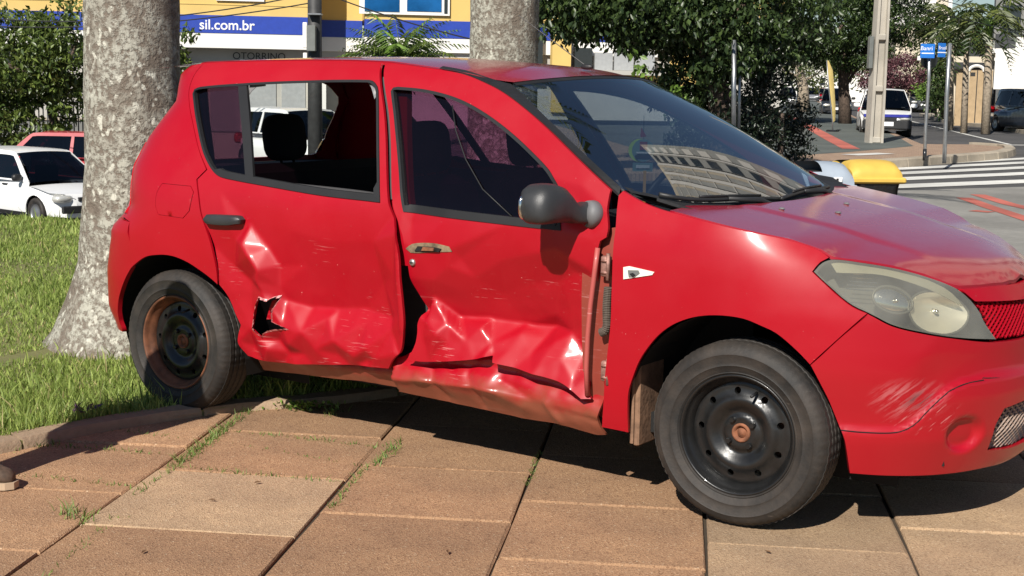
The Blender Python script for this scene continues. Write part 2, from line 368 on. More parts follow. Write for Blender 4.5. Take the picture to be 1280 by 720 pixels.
M['fence'] = simple('dark_fence_grey', (.085, .09, .095), .55)
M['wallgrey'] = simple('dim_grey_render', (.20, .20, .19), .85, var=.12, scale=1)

# ---------------------------------------------------------------- sheet-metal panels: an outline filled with a fine net and bent onto a surface
def resample(pts, step, closed=True, corner=38):
    P = np.array(pts, float); n = len(P); out = []
    def ang(i):
        a = P[i]-P[i-1]; b = P[(i+1) % n]-P[i]; la, lb = np.linalg.norm(a), np.linalg.norm(b)
        if la < 1e-9 or lb < 1e-9: return 0
        return math.degrees(math.acos(np.clip(a@b/la/lb, -1, 1)))
    sharp = [ang(i) > corner for i in range(n)]
    for i in range(n if closed else n-1):
        p1, p2 = P[i], P[(i+1) % n]; L = np.linalg.norm(p2-p1); k = max(1, int(round(L/step)))
        t1 = np.zeros(2) if sharp[i] else (p2-P[i-1]); t2 = np.zeros(2) if sharp[(i+1) % n] else (P[(i+2) % n]-p1)
        def sc(t, d):
            l = np.linalg.norm(t); return t/l*L if l > 1e-9 else d
        m1 = sc(t1, p2-p1); m2 = sc(t2, p2-p1)
        if not closed and i == 0: m1 = p2-p1
        if not closed and i == n-2: m2 = p2-p1
        for j in range(k):
            t = j/k; h = (2*t**3-3*t*t+1)*p1+(t**3-2*t*t+t)*m1+(-2*t**3+3*t*t)*p2+(t**3-t*t)*m2
            out.append(h)
    if not closed: out.append(P[-1])
    return np.array(out)
def inpoly(P, poly):
    x, y = P[:, 0], P[:, 1]; px, py = poly[:, 0], poly[:, 1]; qx, qy = np.roll(px, -1), np.roll(py, -1)
    r = np.zeros(len(P), bool)
    for a, b, c, d in zip(px, py, qx, qy):
        if b == d: continue
        k = ((b > y) != (d > y)) & (x < (c-a)*(y-b)/(d-b)+a); r ^= k
    return r
def segdist(P, poly):
    A = poly; B = np.roll(poly, -1, 0); d = np.full(len(P), 1e9)
    for a, b in zip(A, B):
        ab = b-a; t = np.clip(((P-a)@ab)/max(ab@ab, 1e-12), 0, 1); d = np.minimum(d, np.linalg.norm(P-a-t[:, None]*ab, axis=1))
    return d
def triangulate(outer, holes, res):
    loops = [outer]+list(holes); allp = []; edges = []
    for L in loops:
        b = len(allp); allp += [tuple(p) for p in L]; edges += [(b+i, b+(i+1) % len(L)) for i in range(len(L))]
    lo, hi = outer.min(0), outer.max(0)
    gx = np.arange(lo[0], hi[0], res); gy = np.arange(lo[1], hi[1], res*.866)
    G = np.array([(x+(res/2 if j % 2 else 0), y) for j, y in enumerate(gy) for x in gx])
    if len(G):
        k = inpoly(G, outer)
        for h in holes: k &= ~inpoly(G, h)
        G = G[k]
        if len(G):
            d = segdist(G, outer)
            for h in holes: d = np.minimum(d, segdist(G, h))
            G = G[d > res*.45]
    allp += [tuple(p) for p in G]
    v, e, f, *_ = delaunay_2d_cdt([Vector(p) for p in allp], edges, [], 0, 1e-6)
    V = np.array([tuple(p) for p in v]); F = np.array([t for t in f if len(t) == 3])
    C = V[F].mean(1); k = inpoly(C, outer)
    for h in holes: k &= ~inpoly(C, h)
    F = F[k]
    a = V[F[:, 1]]-V[F[:, 0]]; b = V[F[:, 2]]-V[F[:, 0]]; ar = a[:, 0]*b[:, 1]-a[:, 1]*b[:, 0]
    F = F[np.abs(ar) > 1e-10]; ar = ar[np.abs(ar) > 1e-10]
    F[ar < 0] = F[ar < 0][:, ::-1]
    return V, F
def inset_poly(P, e):
    ar = sum(P[i][0]*P[(i+1) % len(P)][1]-P[(i+1) % len(P)][0]*P[i][1] for i in range(len(P))); sg = 1 if ar > 0 else -1
    t = np.roll(P, -1, 0)-np.roll(P, 1, 0); t /= np.linalg.norm(t, axis=1, keepdims=True)+1e-9; return P+np.stack([-t[:, 1], t[:, 0]], 1)*sg*e
def tin_surface(ctrl, edges=(), blur=.006):
    # a crumpled sheet: straight facets between measured points, the folds between them only slightly rounded
    P = np.array([(c[0], c[1]) for c in ctrl]); Dp = np.array([c[2] for c in ctrl])
    v, e, f, ov, *_ = delaunay_2d_cdt([Vector(p) for p in P], list(edges), [], 0, 1e-6); Vv = np.array([tuple(p) for p in v]); dv = np.array([np.mean(Dp[o]) if len(o) else 0. for o in ov]); F = np.array([t for t in f if len(t) == 3])
    def at_(X, Z):
        out = np.zeros(X.shape)
        for a, b, c in F:
            (ax, az), (bx, bz), (cx, cz) = Vv[a], Vv[b], Vv[c]; den = (bz-cz)*(ax-cx)+(cx-bx)*(az-cz)
            if abs(den) < 1e-12: continue
            l1 = ((bz-cz)*(X-cx)+(cx-bx)*(Z-cz))/den; l2 = ((cz-az)*(X-cx)+(ax-cx)*(Z-cz))/den; l3 = 1-l1-l2; k = (l1 >= -1e-9) & (l2 >= -1e-9) & (l3 >= -1e-9)
            out = np.where(k, l1*dv[a]+l2*dv[b]+l3*dv[c], out)
        return out
    def fn(X, Z):
        X = np.asarray(X, float); Z = np.asarray(Z, float); b = blur; return sum(w_*at_(X+dx*b, Z+dz*b) for dx, dz, w_ in ((0, 0, .28), (1, 0, .18), (-1, 0, .18), (0, 1, .18), (0, -1, .18)))
    return fn
def panel(name, outline, mapf, mat, parent=None, holes=(), res=.03, th=.012, step=.018, corner=38, flip=False, raw=False, inset=0):
    out = np.array(outline, float) if raw else resample(outline, step, True, corner)
    if inset: out = inset_poly(out, inset)
    hs = [np.array(h, float) if raw else resample(h, step, True, corner) for h in holes]
    V2, F = triangulate(out, hs, res)
    if flip: F = F[:, ::-1]
    V = mapf(V2[:, 0], V2[:, 1], 0*V2[:, 0])
    faces = [tuple(f) for f in F]
    if th:
        from collections import Counter
        cnt = Counter(); dirn = {}
        for f in F:
            for a, b in ((f[0], f[1]), (f[1], f[2]), (f[2], f[0])):
                k = (min(a, b), max(a, b)); cnt[k] += 1; dirn[k] = (a, b)
        be = [dirn[k] for k, c in cnt.items() if c == 1]; ids = sorted({i for e in be for i in e}); n0 = len(V)
        i1 = {i: n0+j for j, i in enumerate(ids)}; i2 = {i: n0+len(ids)+j for j, i in enumerate(ids)}
        Vb = mapf(V2[ids, 0], V2[ids, 1], np.full(len(ids), th)); V = np.vstack([V, V[ids], Vb])
        faces += [(i1[b], i1[a], i2[a], i2[b]) for a, b in be]
    return obj(name, V, faces, mat, parent, smooth=True)

# ---------------------------------------------------------------- leaves
def leaf_mesh(name, C, size, mat, droop=.4, asp=.42, up=.35, rng=RNG):
    n = len(C); size = np.broadcast_to(size, (n,)).reshape(n, 1)*rng.uniform(.7, 1.3, (n, 1))
    D = rng.normal(size=(n, 3)); D[:, 2] -= droop; D /= np.linalg.norm(D, axis=1, keepdims=True)
    N = rng.normal(size=(n, 3)); N[:, 2] += up*3
    S = np.cross(D, N); S /= np.linalg.norm(S, axis=1, keepdims=True)+1e-9; U = np.cross(S, D)
    B = C; T = C+D*size; mid = C+D*size*.5+U*size*.06; L = mid+S*size*asp*.5+U*size*.05; R = mid-S*size*asp*.5+U*size*.05
    V = np.stack([B, L, T, R], 1).reshape(-1, 3); k = np.arange(n)*4
    F = np.concatenate([np.stack([k, k+1, k+2], 1), np.stack([k, k+2, k+3], 1)])
    return fast_mesh(name, V, F, mat)
def stuff_part(name, me, parent): return tag(link(name, me, parent), kind='stuff')
def crown_points(ells, clumps, per, cr, rng=RNG, shell=.55):
    out = []
    for (c, r), kcl in zip(ells, clumps):
        q = rng.normal(size=(kcl, 3)); q /= np.linalg.norm(q, axis=1, keepdims=True); q *= (shell+(1-shell)*rng.uniform(size=(kcl, 1))**.6)
        cc = np.array(c)+q*np.array(r)
        p = rng.normal(size=(kcl, per, 3)); p /= np.linalg.norm(p, axis=2, keepdims=True); p *= rng.uniform(.45, 1.0, (kcl, per, 1))
        rad = cr*rng.uniform(.6, 1.35, (kcl, 1, 1)); out.append((cc[:, None, :]+p*rad*np.array([1, 1, .7])).reshape(-1, 3))
    return np.concatenate(out)
def ground_z(p):
    rel = np.array(p[:2])-CAM[:2]; return road_z(rel@RV, rel@FV)
def sstep(t): t = np.clip(t, 0, 1); return t*t*(3-2*t)
def road_z(a, d): return -.12-1.6*sstep((-np.asarray(a)-1.0)/9)*sstep((np.asarray(d)-11)/9)
def tree(name, label, loc, trunkpts, trunkrad, ells, clumps, per, cr, leaf, mat, bark='bark', cat='tree', group=None, limbs=(), droop=.4, asp=.42, shell=.55):
    t = thing(name, label, cat, loc, 0, group); rel = lambda p: tuple(np.array(p)-np.array(loc))
    if trunkpts:
        mb = MB(); mb.tube([rel(p) for p in trunkpts], trunkrad, 10)
        for a, b, r in limbs: 
            m_ = .5*(np.array(a)+np.array(b))+RNG.normal(size=3)*.12*np.linalg.norm(np.array(b)-np.array(a))*.5; mb.tube([rel(a), rel(m_), rel(b)], [r, r*.7, r*.35], 7)
        mb.build('trunk', M[bark], t, True)
    P = crown_points([(rel(c), r) for c, r in ells], clumps, per, cr, shell=shell)
    link('crown', leaf_mesh('crown', P, leaf, M[mat], droop, asp), t); return t

# ================================================================ THE SETTING
# ground sheet: road surface, level on the right and running downhill to the left behind the lawn
A_ = np.concatenate([[-600, -300, -120, -60, -30], np.arange(-20, 8, 1.0), [10, 20, 40, 80, 200, 400, 700]])
D_ = np.concatenate([[-300, -100, -40, -15, 0], np.arange(6, 26, 1.0), [30, 40, 60, 100, 200, 400, 900]])
V = []; 
for d in D_:
    for a in A_: p = wp(a, d); V.append((p[0], p[1], float(road_z(a, d))))
na = len(A_); F = [(j*na+i, j*na+i+1, (j+1)*na+i+1, (j+1)*na+i) for j in range(len(D_)-1) for i in range(na-1)]
road = structure(obj('road', V, F, M['asphalt'], smooth=True))
def sheet(name, pts, z, mat, parent=None, thick=0):
    V = [(p[0], p[1], z if len(p) < 3 else p[2]) for p in pts]; n = len(V)
    ar = sum(V[i][0]*V[(i+1) % n][1]-V[(i+1) % n][0]*V[i][1] for i in range(n))
    if ar < 0: V = V[::-1]
    F = [tuple(range(n))]
    if thick:
        V = V+[(x, y, zz-thick) for x, y, zz in V]; F += [(i, n+i, n+(i+1) % n, (i+1) % n) for i in range(n)]
    return obj(name, V, F, mat, parent)
KERB = [(-1.25, -6.2), (-.75, -4.5), (-.32, -2.9), (-.06, -1.85), (-.01, -1.5), (.02, -1.24), (.085, -.97), (.165, -.72), (.25, -.55), (.35, -.42), (.5, -.05), (.62, .5), (.75, 1.4), (.85, 2.5), (.75, 3.6), (.3, 4.8), (-.6, 5.8), (-1.6, 6.8)]
KB = resample(KERB, .08, closed=False)
OUT_L = [tuple(wp(-3.0, 13.2)), tuple(wp(-7, 14.6)), tuple(wp(-16, 15.2)), tuple(wp(-45, 15.8)), tuple(wp(-45, -12)), tuple(wp(-7, -10))]
lawn_poly = [tuple(p) for p in KB]+OUT_L
lawn = structure(sheet('lawn', lawn_poly, .028, M['soil'], thick=2.2))
pave_poly = [tuple(p) for p in KB]+[tuple(wp(-1.5, 13.4)), tuple(wp(2, 12.6)), tuple(wp(6.5, 12.2)), tuple(wp(9, 11)), tuple(wp(12, 4)), tuple(wp(14, -12)), tuple(wp(-3, -12))]
pave = structure(sheet('pavement', pave_poly, -.014, M['joint'], thick=.3))
# washed slabs, every one its own piece
UT = np.array([.455, -.890]); NT = np.array([.890, .455])
cols = [(-2.1, -1.46, .1), (-1.46, -.80, .35), (-.80, -.135, .0), (-.135, .575, -.30), (.575, 1.222, .1), (1.222, 1.85, .47), (1.85, 2.475, .85), (2.475, 3.1, .59), (3.1, 3.73, .2), (3.73, 4.36, .5), (4.36, 5.0, .1), (5.0, 5.63, .4), (5.63, 6.26, .2)]
tcs = {2: [-.63, 0, .63, 1.27, 1.90, 2.53], 3: [-.95, -.30, .35, .99, 1.59, 2.26], 4: [-.50, .13, .74, 1.385, 1.99, 2.62], 5: [-.77, -.14, .49, 1.12, 1.74, 2.342], 6: [-.43, .2, .83, 1.46, 2.085, 2.70], 7: [-.7, -.06, .57, 1.2, 1.82, 2.44]}
KBa = np.array(lawn_poly); PVa = np.array(pave_poly)
def slab_mesh(hw, hl, mat, k):
    g = .005; b = .006; h = .05; x, y = hw-g, hl-g; V = []
    for z, i in ((-h, 0), (-b, 0), (0, b)): V += [(-x+i, -y+i, z), (x-i, -y+i, z), (x-i, y-i, z), (-x+i, y-i, z)]
    F = [(8, 9, 10, 11)]+[(r*4+j, r*4+(j+1) % 4, r*4+4+(j+1) % 4, r*4+4+j) for r in (0, 1) for j in range(4)]
    # worn, slightly chipped rim
    V = [(vx+random.uniform(-.0035, .0035), vy+random.uniform(-.0035, .0035), vz) for vx, vy, vz in V]
    return mesh('paving_slab', V, F, mat)
nsl = 0
for ci, (n0, n1, off) in enumerate(cols):
    ts = tcs.get(ci)
    ts = sorted(set([round(ts[0]-.63*k, 3) for k in range(1, 10)]+ts+[round(ts[-1]+.63*k, 3) for k in range(1, 5)])) if ts else [off-6+.63*k for k in range(0, 19)]
    for t0, t1 in zip(ts[:-1], ts[1:]):
        c = UT*(t0+t1)/2+NT*(n0+n1)/2; cc = np.array([UT*t+NT*n for t in (t0, t1) for n in (n0, n1)])
        if not inpoly(cc, PVa).all() and not (inpoly(cc, PVa).sum() >= 1 and segdist(c[None], KBa[:len(KB)])[0] < .5): continue
        rel = c-CAM[:2]
        if rel@FV < 2.2 or rel@FV > 9 or abs(rel@RV) > 5: continue
        pale = ci >= 6 and (t0+t1)/2 > 1.0 or (ci == 3 and abs(t0-1.59) < .02)
        me = slab_mesh((n1-n0)/2, (t1-t0)/2, M['slab_pale' if pale else 'slab'], nsl)
        o = link('paving_slab', me, pave, (c[0], c[1], random.uniform(-.004, .003)), (random.uniform(-.004, .004), random.uniform(-.004, .004), math.atan2(NT[1], NT[0])+random.uniform(-.006, .006)))
        nsl += 1
# kerb between lawn and slabs, stone by stone
kerb = structure(link('kerb', None))
i = 0
while i < len(KB)-2:
    n = 9 if i % 2 == 0 else 11; seg = KB[i:i+n+1]; i += n
    if len(seg) < 3: break
    mb = MB(); V = []; F = []; top = .042+random.uniform(-.006, .006)
    for j, p in enumerate(seg):
        a = seg[max(j-1, 0)]; b = seg[min(j+1, len(seg)-1)]; t = (b-a)/np.linalg.norm(b-a); nrm = np.array([-t[1], t[0]])
        q = p+t*(.006 if j == 0 else -.006 if j == len(seg)-1 else 0)
        for o_, z in ((-.01, -.06), (-.008, top-.018), (.006, top), (.085, top+.004), (.10, top-.012), (.10, -.06)): V.append((*(q+nrm*(o_+random.uniform(-.002, .002))), z+random.uniform(-.002, .002)))
    for j in range(len(seg)-1):
        for k in range(5): F.append((j*6+k, j*6+k+1, (j+1)*6+k+1, (j+1)*6+k))
    F += [tuple(range(5, -1, -1)), tuple((len(seg)-1)*6+k for k in range(6))]
    autosmooth(obj('kerb_stone', V, F, M['kerb'], kerb), 40)
# lawn grass, blade by blade, thinning with distance
def blades(name, P, H, wd, mat, lean=.45):
    n = len(P); th = RNG.uniform(0, 2*PI, n); w_ = wd*RNG.uniform(.6, 1.4, n); ln = RNG.uniform(.05, lean, n)*H; ph = RNG.uniform(0, 2*PI, n)
    dx, dy = np.cos(th)*w_, np.sin(th)*w_; lx, ly = np.cos(ph)*ln, np.sin(ph)*ln; z = P[:, 2]
    V = np.stack([np.stack([P[:, 0]-dx, P[:, 1]-dy, z], 1), np.stack([P[:, 0]+dx, P[:, 1]+dy, z], 1), np.stack([P[:, 0]+lx*.35+dx*.8, P[:, 1]+ly*.35+dy*.8, z+H*.55], 1), np.stack([P[:, 0]+lx*.35-dx*.8, P[:, 1]+ly*.35-dy*.8, z+H*.55], 1), np.stack([P[:, 0]+lx, P[:, 1]+ly, z+H], 1)], 1).reshape(-1, 3)
    k = np.arange(n)*5; F = np.concatenate([np.stack([k, k+1, k+2], 1), np.stack([k, k+2, k+3], 1), np.stack([k+3, k+2, k+4], 1)])
    return fast_mesh(name, V, F, mat)
N = 330000; d = 3.6+11.7*RNG.uniform(size=N)**1.45; a = d*RNG.uniform(-.62, .12, N); P2 = CAM[:2]+a[:, None]*RV+d[:, None]*FV
k = inpoly(P2, KBa) & (segdist(P2, KB) > .07); P2 = P2[k]; d = d[k]
pat = np.sin(P2[:, 0]*2.1+np.sin(P2[:, 1]*1.7)*1.3)*np.cos(P2[:, 1]*2.6+P2[:, 0]); k = RNG.uniform(size=len(P2)) < .84+.16*pat; P2 = P2[k]; d = d[k]; pat = pat[k]
H = RNG.uniform(.020, .052, len(P2))*(1+.4*pat)*np.where(RNG.uniform(size=len(P2)) < .04, 2.2, 1)
tag(link('grass', blades('grass', np.column_stack([P2, np.full(len(P2), .02)]), H, .0022+.0007*(d-4)**.7, M['grass'], .8)), kind='stuff')
# longer tufts along the kerb and round the rear wheel
i_ = RNG.integers(0, int(len(KB)*.55), 5200); tk = KB[np.minimum(i_+1, len(KB)-1)]-KB[i_]; tk /= np.linalg.norm(tk, axis=1, keepdims=True)
off = .085+.16*RNG.uniform(size=len(i_))**2; cl = np.sin(i_*1.9)+np.sin(i_*.7+1); k = RNG.uniform(-1.6, 2.2, len(i_)) < cl
Pk = (KB[i_]+tk*RNG.uniform(-.05, .05, (len(i_), 1))+np.stack([-tk[:, 1], tk[:, 0]], 1)*off[:, None])[k]
tag(link('kerb_tufts', blades('kerb_tufts', np.column_stack([Pk, np.full(len(Pk), .02)]), RNG.uniform(.04, .125, len(Pk)), .0026, M['grass'], .9)), kind='stuff')
# weeds that grow in the joints
def joint_weeds(segs):
    P = []; Hh = []
    for (p, q, n, spread, h) in segs:
        p, q = np.array(p), np.array(q); t = RNG.uniform(size=n); c = np.round(t*5)/5+RNG.normal(size=n)*.07; t = np.where(RNG.uniform(size=n) < .6, np.clip(c, 0, 1), t)
        P.append(np.column_stack([p+(q-p)*t[:, None]+RNG.normal(size=(n, 2))*spread, np.full(n, -.01)])); Hh.append(RNG.uniform(.3, 1, n)*h)
    return np.concatenate(P), np.concatenate(Hh)
P, Hh = joint_weeds([((.22, -.62), (.60, -1.35), 420, .014, .045), ((.60, -1.35), (.80, -1.75), 90, .01, .035), ((.45, -1.05), (1.18, -.98), 60, .008, .02), ((.62, -1.42), (1.24, -1.20), 130, .01, .03), ((.0, -1.2), (.45, -1.1), 50, .012, .03), ((.42, -.30), (.55, -.45), 60, .02, .05), ((1.05, -.62), (1.2, -.93), 90, .012, .045), ((.10, -.78), (.3, -.42), 160, .02, .05), ((.74, -2.0), (.92, -2.06), 60, .02, .06), ((-.1, -1.55), (.5, -1.30), 110, .012, .03), ((1.18, -.98), (1.42, -1.45), 130, .009, .03), ((.95, -1.95), (1.25, -2.5), 90, .01, .03), ((1.57, -.4), (1.78, -.8), 60, .008, .025), ((.2, -1.85), (.7, -1.68), 90, .012, .025), ((.42, -.9), (1.05, -.72), 120, .01, .028), ((-.05, -1.7), (.02, -1.45), 50, .02, .04)])
tag(link('joint_weeds', blades('joint_weeds', P, Hh, .0022, M['weed'], 1.2)), kind='stuff')
t = thing('creeping_weed', 'low leafy green weed patch growing at the end of the kerb stones under the car', 'weed', (.37, -.46, 0))
C = np.column_stack([RNG.normal(size=160)*.075, RNG.normal(size=160)*.022, RNG.uniform(.005, .04, 160)]); ca, sa = math.cos(.35), math.sin(.35)
C = np.column_stack([C[:, 0]*ca-C[:, 1]*sa, C[:, 0]*sa+C[:, 1]*ca, C[:, 2]])
stuff_part('leaf_cluster', leaf_mesh('leaf_cluster', C, .022, M['leafl'], 0, .6), t)
p = at(103, 518, z=.05); t = thing('purple_weed', 'small purple leaved weed poking out of the grass beside the kerb', 'plant', tuple(p))
stuff_part('leaf_cluster', leaf_mesh('leaf_cluster', RNG.normal(size=(10, 3))*[.02, .02, .006]+[0, 0, .01], .06, M['purpleplant'], -.5, .3), t)
for k, (u, v, r) in enumerate(((265, 625, .5), (322, 603, 1.2), (560, 690, 2.2), (960, 690, 2.9), (180, 690, 1.9))):
    p = at(u, v, z=.006); mb = MB(); L = .016; mb.add([(-L, 0, .001), (0, -.006, .004), (L, 0, .002), (0, .006, .005), (0, 0, .0)], [(0, 1, 4), (1, 2, 4), (2, 3, 4), (3, 0, 4)])
    tag(mb.build('fallen_leaf', M['litter'], None, False, tuple(p), (0, 0, r)), ['dry leaf on the pale front slab, lower left one', 'dry leaf on the pale front slab, farther back', 'dry leaf on the middle front slab', 'dry leaf on the pale slab under the front wheel', 'dry leaf near the bottom left slabs'][k], 'leaf', 'dry leaves on the slabs')
# far pavement across the side street, crossing, lane lines
fz = 0.0
fp = [at(u, v, z=fz)[:2] for u, v in [(700, 220), (900, 214), (1040, 208), (1113, 202), (1180, 197), (1240, 192.5), (1258, 189), (1261, 186), (1250, 183), (1215, 180.5), (1152, 180), (1130, 171), (1105, 162), (1060, 142), (1022, 126), (1005, 120)]]
fp += [wp(0, 190), wp(0, 60), wp(-1, 36)]
farpave = structure(sheet('far_pavement', fp, fz, M['pavers'], thick=.25))
gp = [at(u, v, z=fz+.004)[:2] for u, v in [(860, 205), (965, 196), (1060, 190), (1142, 182.5), (1124, 172), (1100, 162), (1056, 142), (1018, 126), (1003, 120)]]+[wp(1, 180), wp(.5, 60)]
sheet('green_pavement', gp, fz+.004, M['greenpave'], farpave)
def strip(name, pix, z, w_, mat, parent):
    c = [at(u, v, z=z)[:2] for u, v in pix]; L = []; R = []
    for i, p in enumerate(c):
        t = c[min(i+1, len(c)-1)]-c[max(i-1, 0)]; t /= np.linalg.norm(t); n = np.array([-t[1], t[0]]); L.append(p+n*w_/2); R.append(p-n*w_/2)
    return sheet(name, L+R[::-1], z, mat, parent)
strip('tactile_line', [(1064, 186), (1040, 174), (1018, 162), (1000, 152), (985, 145.5), (976, 143)], fz+.009, .42, M['redline'], farpave)
strip('painted_edge', [(1062, 193.5), (1108, 191.5)], fz+.009, .45, M['marking'], farpave)
kf = structure(link('far_kerb', None))
kp = resample([tuple(at(u, v, z=fz)[:2]) for u, v in [(1000, 211), (1040, 208), (1113, 202), (1180, 197), (1240, 192.5), (1258, 189), (1262, 186), (1252, 182.8), (1215, 180.2)]], .5, closed=False, corner=80)
i = 0
while i < len(kp)-1:
    seg = kp[i:i+3]; i += 2
    if len(seg) < 2: break
    V = []; F = []
    for j, p in enumerate(seg):
        a = seg[max(j-1, 0)]; b = seg[min(j+1, len(seg)-1)]; t = (b-a)/max(np.linalg.norm(b-a), 1e-6); n = np.array([t[1], -t[0]]); q = p+t*(.015 if j == 0 else -.015 if j == len(seg)-1 else 0)
        for o_, z in ((.16, -.14), (.13, .03), (.09, .055), (-.12, .055), (-.12, -.14)): V.append((*(q+n*o_), z))
    for j in range(len(seg)-1):
        for k in range(4): F.append((j*5+k, j*5+k+1, (j+1)*5+k+1, (j+1)*5+k))
    F += [(4, 3, 2, 1, 0), tuple((len(seg)-1)*5+k for k in range(5))]
    obj('kerb_stone', V, F, M['kerb_far'], kf)
rz_ = -.112
for (l, r, w_) in [((1128, 232.5), (1330, 224.5), .62), ((1124, 223.5), (1330, 214.5), .55), ((1122, 216.5), (1330, 207), .5), ((1120, 211), (1330, 200.5), .45), ((1118, 206.5), (1330, 195.5), .42)]:
    strip('crosswalk_stripe', [(l[0]-45, l[1]+1.8), l, r], rz_, w_, M['marking'], road)
strip('lane_line', [(1135, 150.5), (1200, 166), (1262, 180.5)], rz_, .14, M['marking'], road)
strip('lane_line', [(1238, 181), (1300, 181.5)], rz_, .30, M['marking'], road)
for a_, b_ in [((1161, 139.5), (1175, 141)), ((1192, 143.5), (1213, 146.3)), ((1236, 150), (1263, 154)), ((1138, 136), (1146, 137))]: strip('lane_dash', [a_, b_], rz_, .16, M['marking'], road)
strip('lane_line', [(1230, 137.5), (1290, 145)], rz_, .14, M['marking'], road)
sheet('old_asphalt', [at(u, v, z=-.116)[:2] for u, v in [(760, 245), (1050, 240), (1400, 230), (1500, 300), (1300, 345), (900, 330)]], -.116, M['asphalt_old'], road)
for px_ in ([(1205, 247), (1235, 258), (1300, 279)], [(1222, 243), (1262, 255), (1320, 268)], [(1215, 263), (1240, 265)]):
    strip('red_road_mark', px_, -.111, .22, M['redline'], road)

# ================================================================ BUILDINGS BEHIND
class Facade:
    """A flat front: local x runs to the right along it, local y goes back, z up. Sight lines are met with the front plane."""
    def __init__(s, root, a0, d0, a1, d1, z0):
        p, q = wp(a0, d0), wp(a1, d1); s.o = np.array([p[0], p[1], z0]); t = q-p; s.L = np.linalg.norm(t); s.t = t/s.L; s.n = np.array([s.t[1], -s.t[0]]); s.root = root; root.location = tuple(s.o); root.rotation_euler = (0, 0, math.atan2(s.t[1], s.t[0]))
    def loc(s, u, v, back=0):
        r = CF+CR*(u-640)/FPX-CU*(v-360)/FPX; o = CAM-s.o; k = (-back-(o[:2]@s.n))/(r[:2]@s.n); p = o+r*k; return p[:2]@s.t, p[2]
    def box(s, name, x0, x1, z0, z1, y0, y1, mat, parent=None, bev=0):
        mb = MB(); mb.box(((x0+x1)/2, (y0+y1)/2, (z0+z1)/2), ((x1-x0)/2, (y1-y0)/2, (z1-z0)/2), bev=bev); return mb.build(name, mat, parent or s.root)
    def pbox(s, name, u0, v0, u1, v1, y0, y1, mat, parent=None):
        um, vm = (u0+u1)/2, (v0+v1)/2; x0 = s.loc(u0, vm)[0]; x1 = s.loc(u1, vm)[0]; z1 = s.loc(um, v0)[1]; z0 = s.loc(um, v1)[1]; return s.box(name, x0, x1, z0, z1, y0, y1, mat, parent)
def text(name, body, size, loc, rot, mat, parent, extr=.004, bold=False):
    c = bpy.data.curves.new(name, 'FONT'); c.body = body; c.size = size; c.extrude = extr
    if bold: c.offset = size*.012
    o = bpy.data.objects.new(name, c); COL.objects.link(o); bpy.context.view_layer.update()
    me = bpy.data.meshes.new_from_object(o.evaluated_get(bpy.context.evaluated_depsgraph_get())); bpy.data.objects.remove(o); me.materials.clear(); me.materials.append(mat)
    return link(name, me, parent, loc, rot)
R = thing('clinic_building', 'yellow two storey clinic with a blue band and white strip along its front', 'building')
fa = Facade(R, -21, 46.5, 9.5, 51.5, -1.92)
xL = fa.loc(400, 30)[0]; xR = fa.loc(456, 30)[0]; xE = fa.L
zb1 = fa.loc(320, 20.5)[1]; zb0 = fa.loc(320, 42.5)[1]; zw0 = fa.loc(320, 61)[1]; zb1r = fa.loc(570, 28.3)[1]; zb0r = fa.loc(570, 48.7)[1]
for x0, x1, yb in ((0, xL, 0), (xR, xE, 0), (xL, xR, 1.6)):
    zB1, zB0 = zb1, zb0
    fa.box('upper_wall', x0, x1, zB1+.001, 8.2, yb, yb+6, M['yellowwall'])
    fa.box('blue_band', x0, x1-(.0 if x1 != xL else .35), zB0, zB1, yb-(.22 if x0 == 0 else .06), yb+.5, M['bluewall'])
    fa.box('white_strip', x0, x1-(.0 if x1 != xL else .35), zw0, zB0-.001, yb-(.20 if x0 == 0 else .04), yb+.5, M['whitewall'])
    fa.box('ground_wall', x0, x1, 0, zw0-.001, yb+(.5 if x0 == 0 else .1), yb+6, M['greywall'])
for i, x in enumerate(np.arange(.6, xL, 1.0)):
    pass
for k in range(9): fa.box('board', 0, xL-.01, zb1+.35+k*.42, zb1+.352+k*.42+.03, -.018, .02, M['yellowwall'])
R_ = M['shutter']
for k, (u0, u1) in enumerate(((262, 300), (306, 345), (352, 382))):
    sh = fa.pbox('rolling_shutter', u0, 78, u1, 165, .46, .55, M['shutter'])
for j, (u0, u1) in enumerate(((300, 306), (385, 392), (402, 408))): fa.pbox('door_post', u0, 74, u1, 168, .34, .52, M['whitewall'])
# clinic lettering on its lower wall, web address on the band
x, z = fa.loc(290, 73.5); text('lettering', 'OTORRINO', .335, (x, .485, z), (PI/2, 0, 0), M['ink'], R)
x, z = fa.loc(249.5, 36.5); text('lettering', 'sil.com.br', .46, (x, -.232, z), (PI/2, 0, 0), M['whiteink'], R, bold=True)
# upper window
w_ = fa.pbox('window_frame', 449, -40, 562, 18.5, -.10, .02, M['whitewall'])
for u0, u1 in ((455.5, 499), (508.5, 551.5)):
    fa.pbox('pane', u0, -30, u1, 14.5, -.125, -.09, M['winblue'], w_)
fa.pbox('pane', 555, -30, 559, 17, -.125, -.09, M['windark'], w_)
for u0, u1 in ((262, 290),): 
    w2 = fa.pbox('window_frame', 270, -60, 330, 1.5, -.08, .02, M['whitewall']); fa.pbox('pane', 275, -56, 325, -2, -.10, -.07, M['winblue'], w2)
fa.box('roof', -.4, xE+.4, 8.2, 8.4, -.5, 6.5, M['darkroof'])
